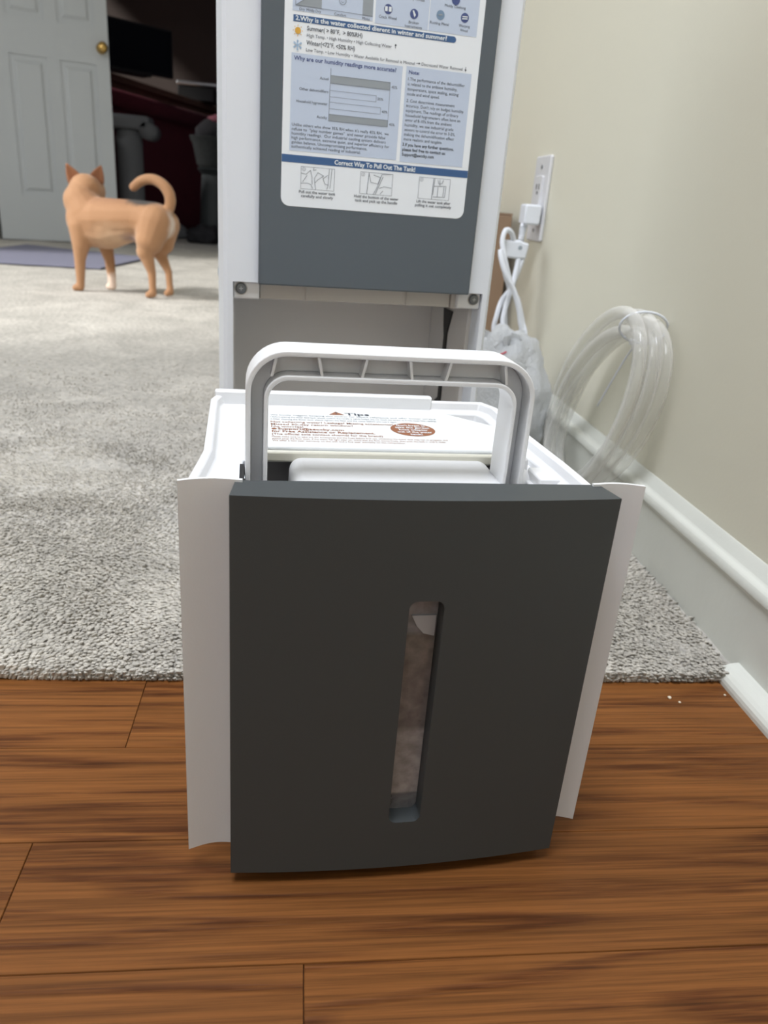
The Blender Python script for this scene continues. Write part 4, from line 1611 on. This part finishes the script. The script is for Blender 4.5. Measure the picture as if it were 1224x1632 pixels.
obj('maroon_drape', bm, M['maroon'], BD, smooth=True)
obj('seat_roll', TB([(-1.3, -0.02, 0.84), (2.2, -0.02, 0.84)], 0.055, 14), M['maroon'], BD, smooth=True)
CT = thing('grey_post', 'grey carpeted post with an overhanging padded top just inside the doorway', 'post', (-1.055, 5.20, 0))
obj('post', LA([(0.078, 0.009), (0.078, 0.60), (0.074, 0.63)], (0, 0, 0), 'z', 20), M['greyc'], CT, smooth='auto')
obj('padded_top', B(-0.12, 0.135, -0.10, 0.10, 0.625, 0.705), M['greyc'], CT, bevel=0.02, seg=4)
obj('top_bolster', TB([(0.125, -0.10, 0.625), (0.125, 0.10, 0.625)], 0.048, 14), M['greyc'], CT, smooth=True)
BK = thing('dark_basket', 'black basket piled with dark cloth and one pink cloth at right in the dark room', 'basket', (-0.585, 5.5, 0.0))
bm = bmesh.new()
for k, (z_, r_) in enumerate(((0.50, 0.09), (0.52, 0.10), (0.60, 0.12), (0.64, 0.13), (0.645, 0.135), (0.655, 0.135), (0.655, 0.125), (0.52, 0.09))):
    pass
lathe(bm, [(0.09, 0.46), (0.11, 0.48), (0.135, 0.60), (0.150, 0.625), (0.152, 0.645), (0.135, 0.645), (0.10, 0.50)], (0, 0, 0), 'z', 20)
obj('basket_body', bm, mat('grey_speckled_weave', (0.03, 0.032, 0.032), 0.8, var=0.5, vscale=60), BK, smooth='auto')
obj('stool', LA([(0.12, 0.009), (0.13, 0.05), (0.10, 0.10), (0.08, 0.42), (0.11, 0.455), (0.10, 0.4595)], (0, 0, 0), 'z', 16), M['basket'], BK, smooth='auto')
bm = bmesh.new()
bmesh.ops.create_icosphere(bm, subdivisions=3, radius=0.12)
for v in bm.verts:
    v.co *= 1 + 0.15 * noise.noise(v.co * 20)
    v.co.z = v.co.z * 0.75 + 0.66
obj('dark_cloth', bm, M['greycl'], BK, smooth=True)
bm = bmesh.new()
bmesh.ops.create_icosphere(bm, subdivisions=3, radius=0.07)
for v in bm.verts:
    v.co *= 1 + 0.2 * noise.noise(v.co * 30)
    v.co.z = v.co.z * 0.45 + 0.745
    v.co.x += 0.03
obj('pink_cloth', bm, M['pink'], BK, smooth=True)
SB = thing('silver_appliance', 'small dark appliance with a silver lid on the long dresser', 'appliance', (-0.98, 7.9, 1.0505))
obj('appliance_body', B(-0.16, 0.16, -0.12, 0.12, 0, 0.12), M['black'], SB, bevel=0.01)
obj('appliance_lid', B(-0.17, 0.20, -0.13, 0.13, 0.121, 0.155), M['silver'], SB, bevel=0.012)
for i, (x_, y_, r_, m_, lb) in enumerate(((-0.62, 5.25, 0.07, 'greycl', 'dark grey cloth heap on the floor below the basket'), (-0.86, 5.6, 0.055, 'greyc', 'lighter grey cloth heap on the floor left of the basket'))):
    bm = bmesh.new()
    bmesh.ops.create_icosphere(bm, subdivisions=4, radius=1)
    for v in bm.verts:
        s = 1 + 0.25 * noise.noise(v.co * 2 + Vector((i * 5, 0, 0))) + 0.1 * noise.noise(v.co * 6)
        v.co = Vector((v.co.x * r_ * 1.6, v.co.y * r_ * 1.3, max(v.co.z, -0.7) * r_)) * s
        v.co.z = max(v.co.z, -0.6 * r_)
    tag(obj('cloth_heap', bm, M[m_], smooth=True, loc=(x_, y_, 0.010 + 0.6 * r_)), lb, 'cloth', 'cloth heaps in the dark room')

# floor mat under the door
bm = bmesh.new()
prism(bm, [(-1.45, 3.17), (-0.79, 3.23), (-0.715, 3.85), (-1.36, 4.12)], 2, 0.0095, 0.0165)
tag(obj('floor_mat', bm, M['mat'], bevel=0.003), 'flat violet grey mat on the carpet before the open door', 'mat')

# ------------------------------------------------------------------ dog
DG = thing('dog', 'small tan prick-eared dog standing on the carpet with its curled tail towards us', 'dog', (-0.55, 2.56, 0.0))
bm = bmesh.new()


def capsule(a, b_, ra, rb, n=14, k=7):
    a, b_ = Vector(a), Vector(b_)
    t = (b_ - a)
    l = t.length
    t = t / l if l > 1e-6 else Vector((0, 0, 1))
    q = t.to_track_quat('Z', 'Y')
    prof_ = []
    for i in range(k + 1):
        x_ = -pi / 2 + (pi / 2) * i / k
        prof_.append((ra * cos(x_), ra * sin(x_)))
    for i in range(k + 1):
        x_ = (pi / 2) * i / k
        prof_.append((rb * cos(x_), l + rb * sin(x_)))
    rings = []
    for r, h in prof_:
        r = max(r, 0.0003)
        rings.append([bm.verts.new(a + q @ Vector((r * cos(2 * pi * j / n), r * sin(2 * pi * j / n), h))) for j in range(n)])
    for A, D_ in zip(rings[:-1], rings[1:]):
        for j in range(n):
            bm.faces.new((A[j], A[(j + 1) % n], D_[(j + 1) % n], D_[j]))
    bm.faces.new(rings[0][::-1])
    bm.faces.new(rings[-1])


def chain(pts):
    for p, q in zip(pts[:-1], pts[1:]):
        capsule(p[:3], q[:3], p[3], q[3])


GZ = 0.009
# trunk
chain([(-0.452, 2.535, 0.232, 0.058), (-0.50, 2.550, 0.236, 0.055), (-0.56, 2.565, 0.231, 0.060), (-0.620, 2.585, 0.224, 0.067), (-0.668, 2.600, 0.222, 0.062)])
chain([(-0.54, 2.560, 0.212, 0.050), (-0.60, 2.580, 0.200, 0.062), (-0.655, 2.595, 0.198, 0.058), (-0.682, 2.600, 0.215, 0.048)])
# neck and head
chain([(-0.662, 2.600, 0.240, 0.062), (-0.684, 2.612, 0.272, 0.054), (-0.682, 2.635, 0.296, 0.048)])
capsule((-0.676, 2.640, 0.306), (-0.668, 2.668, 0.304), 0.049, 0.046)
chain([(-0.672, 2.685, 0.298, 0.030), (-0.678, 2.732, 0.283, 0.018)])
# haunches
chain([(-0.446, 2.518, 0.228, 0.055), (-0.462, 2.503, 0.180, 0.043), (-0.476, 2.500, 0.145, 0.027)])
chain([(-0.476, 2.500, 0.148, 0.027), (-0.466, 2.500, 0.110, 0.018), (-0.459, 2.502, 0.085, 0.0135), (-0.458, 2.500, 0.040, 0.0115), (-0.457, 2.498, GZ + 0.012, 0.0120), (-0.470, 2.492, GZ + 0.009, 0.0115)])
chain([(-0.430, 2.560, 0.222, 0.052), (-0.434, 2.570, 0.170, 0.036), (-0.446, 2.575, 0.138, 0.022)])
chain([(-0.446, 2.575, 0.140, 0.022), (-0.428, 2.575, 0.100, 0.014), (-0.420, 2.574, 0.082, 0.0120), (-0.417, 2.570, 0.040, 0.0110), (-0.415, 2.566, GZ + 0.012, 0.0120), (-0.424, 2.558, GZ + 0.009, 0.0115)])
# front legs
chain([(-0.680, 2.575, 0.200, 0.040), (-0.682, 2.566, 0.150, 0.028), (-0.688, 2.563, 0.105, 0.0180), (-0.690, 2.562, 0.055, 0.0145), (-0.691, 2.562, 0.025, 0.0125), (-0.693, 2.560, GZ + 0.010, 0.0130), (-0.706, 2.557, GZ + 0.009, 0.0115)])
chain([(-0.640, 2.630, 0.190, 0.036), (-0.625, 2.638, 0.145, 0.024), (-0.616, 2.640, 0.100, 0.0165), (-0.613, 2.640, 0.055, 0.0145), (-0.612, 2.640, 0.025, 0.013), (-0.612, 2.640, GZ + 0.010, 0.0135), (-0.622, 2.640, GZ + 0.009, 0.0120)])
# tail
tp = spline([(-0.420, 2.530, 0.250), (-0.402, 2.525, 0.280), (-0.402, 2.525, 0.312), (-0.420, 2.530, 0.338), (-0.452, 2.540, 0.352), (-0.486, 2.548, 0.346), (-0.512, 2.553, 0.326)], 4)
tl_ = [(p.x, p.y, p.z, 0.0175 - 0.006 * abs(i / len(tp) - 0.35)) for i, p in enumerate(tp)]
chain(tl_)
# belly tuft / flank
capsule((-0.515, 2.545, 0.200), (-0.500, 2.540, 0.190), 0.030, 0.026)
off = Vector((-0.55, 2.56, 0.0))
for v in bm.verts:
    v.co.z = max(v.co.z, GZ - 0.001)
body = obj('body', bm, M['fur'], DG)
rm = body.modifiers.new('remesh', 'REMESH')
rm.mode = 'VOXEL'
rm.voxel_size = 0.0038
rm.use_smooth_shade = True
sm = body.modifiers.new('smooth', 'SMOOTH')
sm.factor = 0.5
sm.iterations = 9
bpy.context.view_layer.update()
dg = bpy.context.evaluated_depsgraph_get()
nm = bpy.data.meshes.new_from_object(body.evaluated_get(dg))
body.modifiers.clear()
body.data = nm
body.location = -off
for p in body.data.polygons:
    p.use_smooth = True


def ear(bx, by, bz, tx, ty, tz, w):
    bm = bmesh.new()
    A, T_2 = Vector((bx, by, bz)), Vector((tx, ty, tz))
    d = (T_2 - A)
    side = Vector((1, 0.15, 0))
    side = (side - d.normalized() * side.dot(d.normalized())).normalized()
    out_ = d.normalized().cross(side)
    rows_ = []
    for i in range(8):
        t = i / 7
        wd_ = w * (1 - t ** 1.6) + 0.0015
        c_ = A + d * t
        rows_.append([bm.verts.new(c_ + side * wd_ * s_ + out_ * (0.008 * (1 - s_ * s_) * (1 - t))) for s_ in (-1, -.5, 0, .5, 1)] + [bm.verts.new(c_ + side * wd_ * s_ + out_ * (0.008 * (1 - s_ * s_) * (1 - t) - 0.004)) for s_ in (1, .5, 0, -.5, -1)])
    for P_, Q_ in zip(rows_[:-1], rows_[1:]):
        for k in range(10):
            bm.faces.new((P_[k], P_[(k + 1) % 10], Q_[(k + 1) % 10], Q_[k]))
    bm.faces.new(rows_[0])
    bm.faces.new(rows_[-1])
    o = obj('ear', bm, M['ear'], DG, smooth=True, loc=-off)
    return o


ear(-0.704, 2.645, 0.328, -0.728, 2.640, 0.378, 0.0225)
ear(-0.645, 2.650, 0.334, -0.626, 2.645, 0.380, 0.0225)
for sx_, nmx in ((-1, 'eye'), (1, 'eye')):
    bm = bmesh.new()
    bmesh.ops.create_icosphere(bm, subdivisions=2, radius=0.007)
    obj(nmx, bm, M['black'], DG, smooth=True, loc=Vector((-0.668 + sx_ * 0.024, 2.697, 0.312)) - off)
bm = bmesh.new()
bmesh.ops.create_icosphere(bm, subdivisions=2, radius=0.0085)
obj('nose', bm, M['black'], DG, smooth=True, loc=Vector((-0.672, 2.742, 0.288)) - off)

# ceiling lamp added above, out of frame, for light on the foreground
CL = thing('added_ceiling_lamp', 'added square frosted ceiling lamp, unseen above the wood floor', 'lamp', (-0.30, 0.12, 2.4))
obj('lamp_shade', B(-0.26, 0.26, -0.26, 0.26, -0.055, 0.0), M['lampg'], CL, bevel=0.01)

bpy.data.objects.remove(_to)
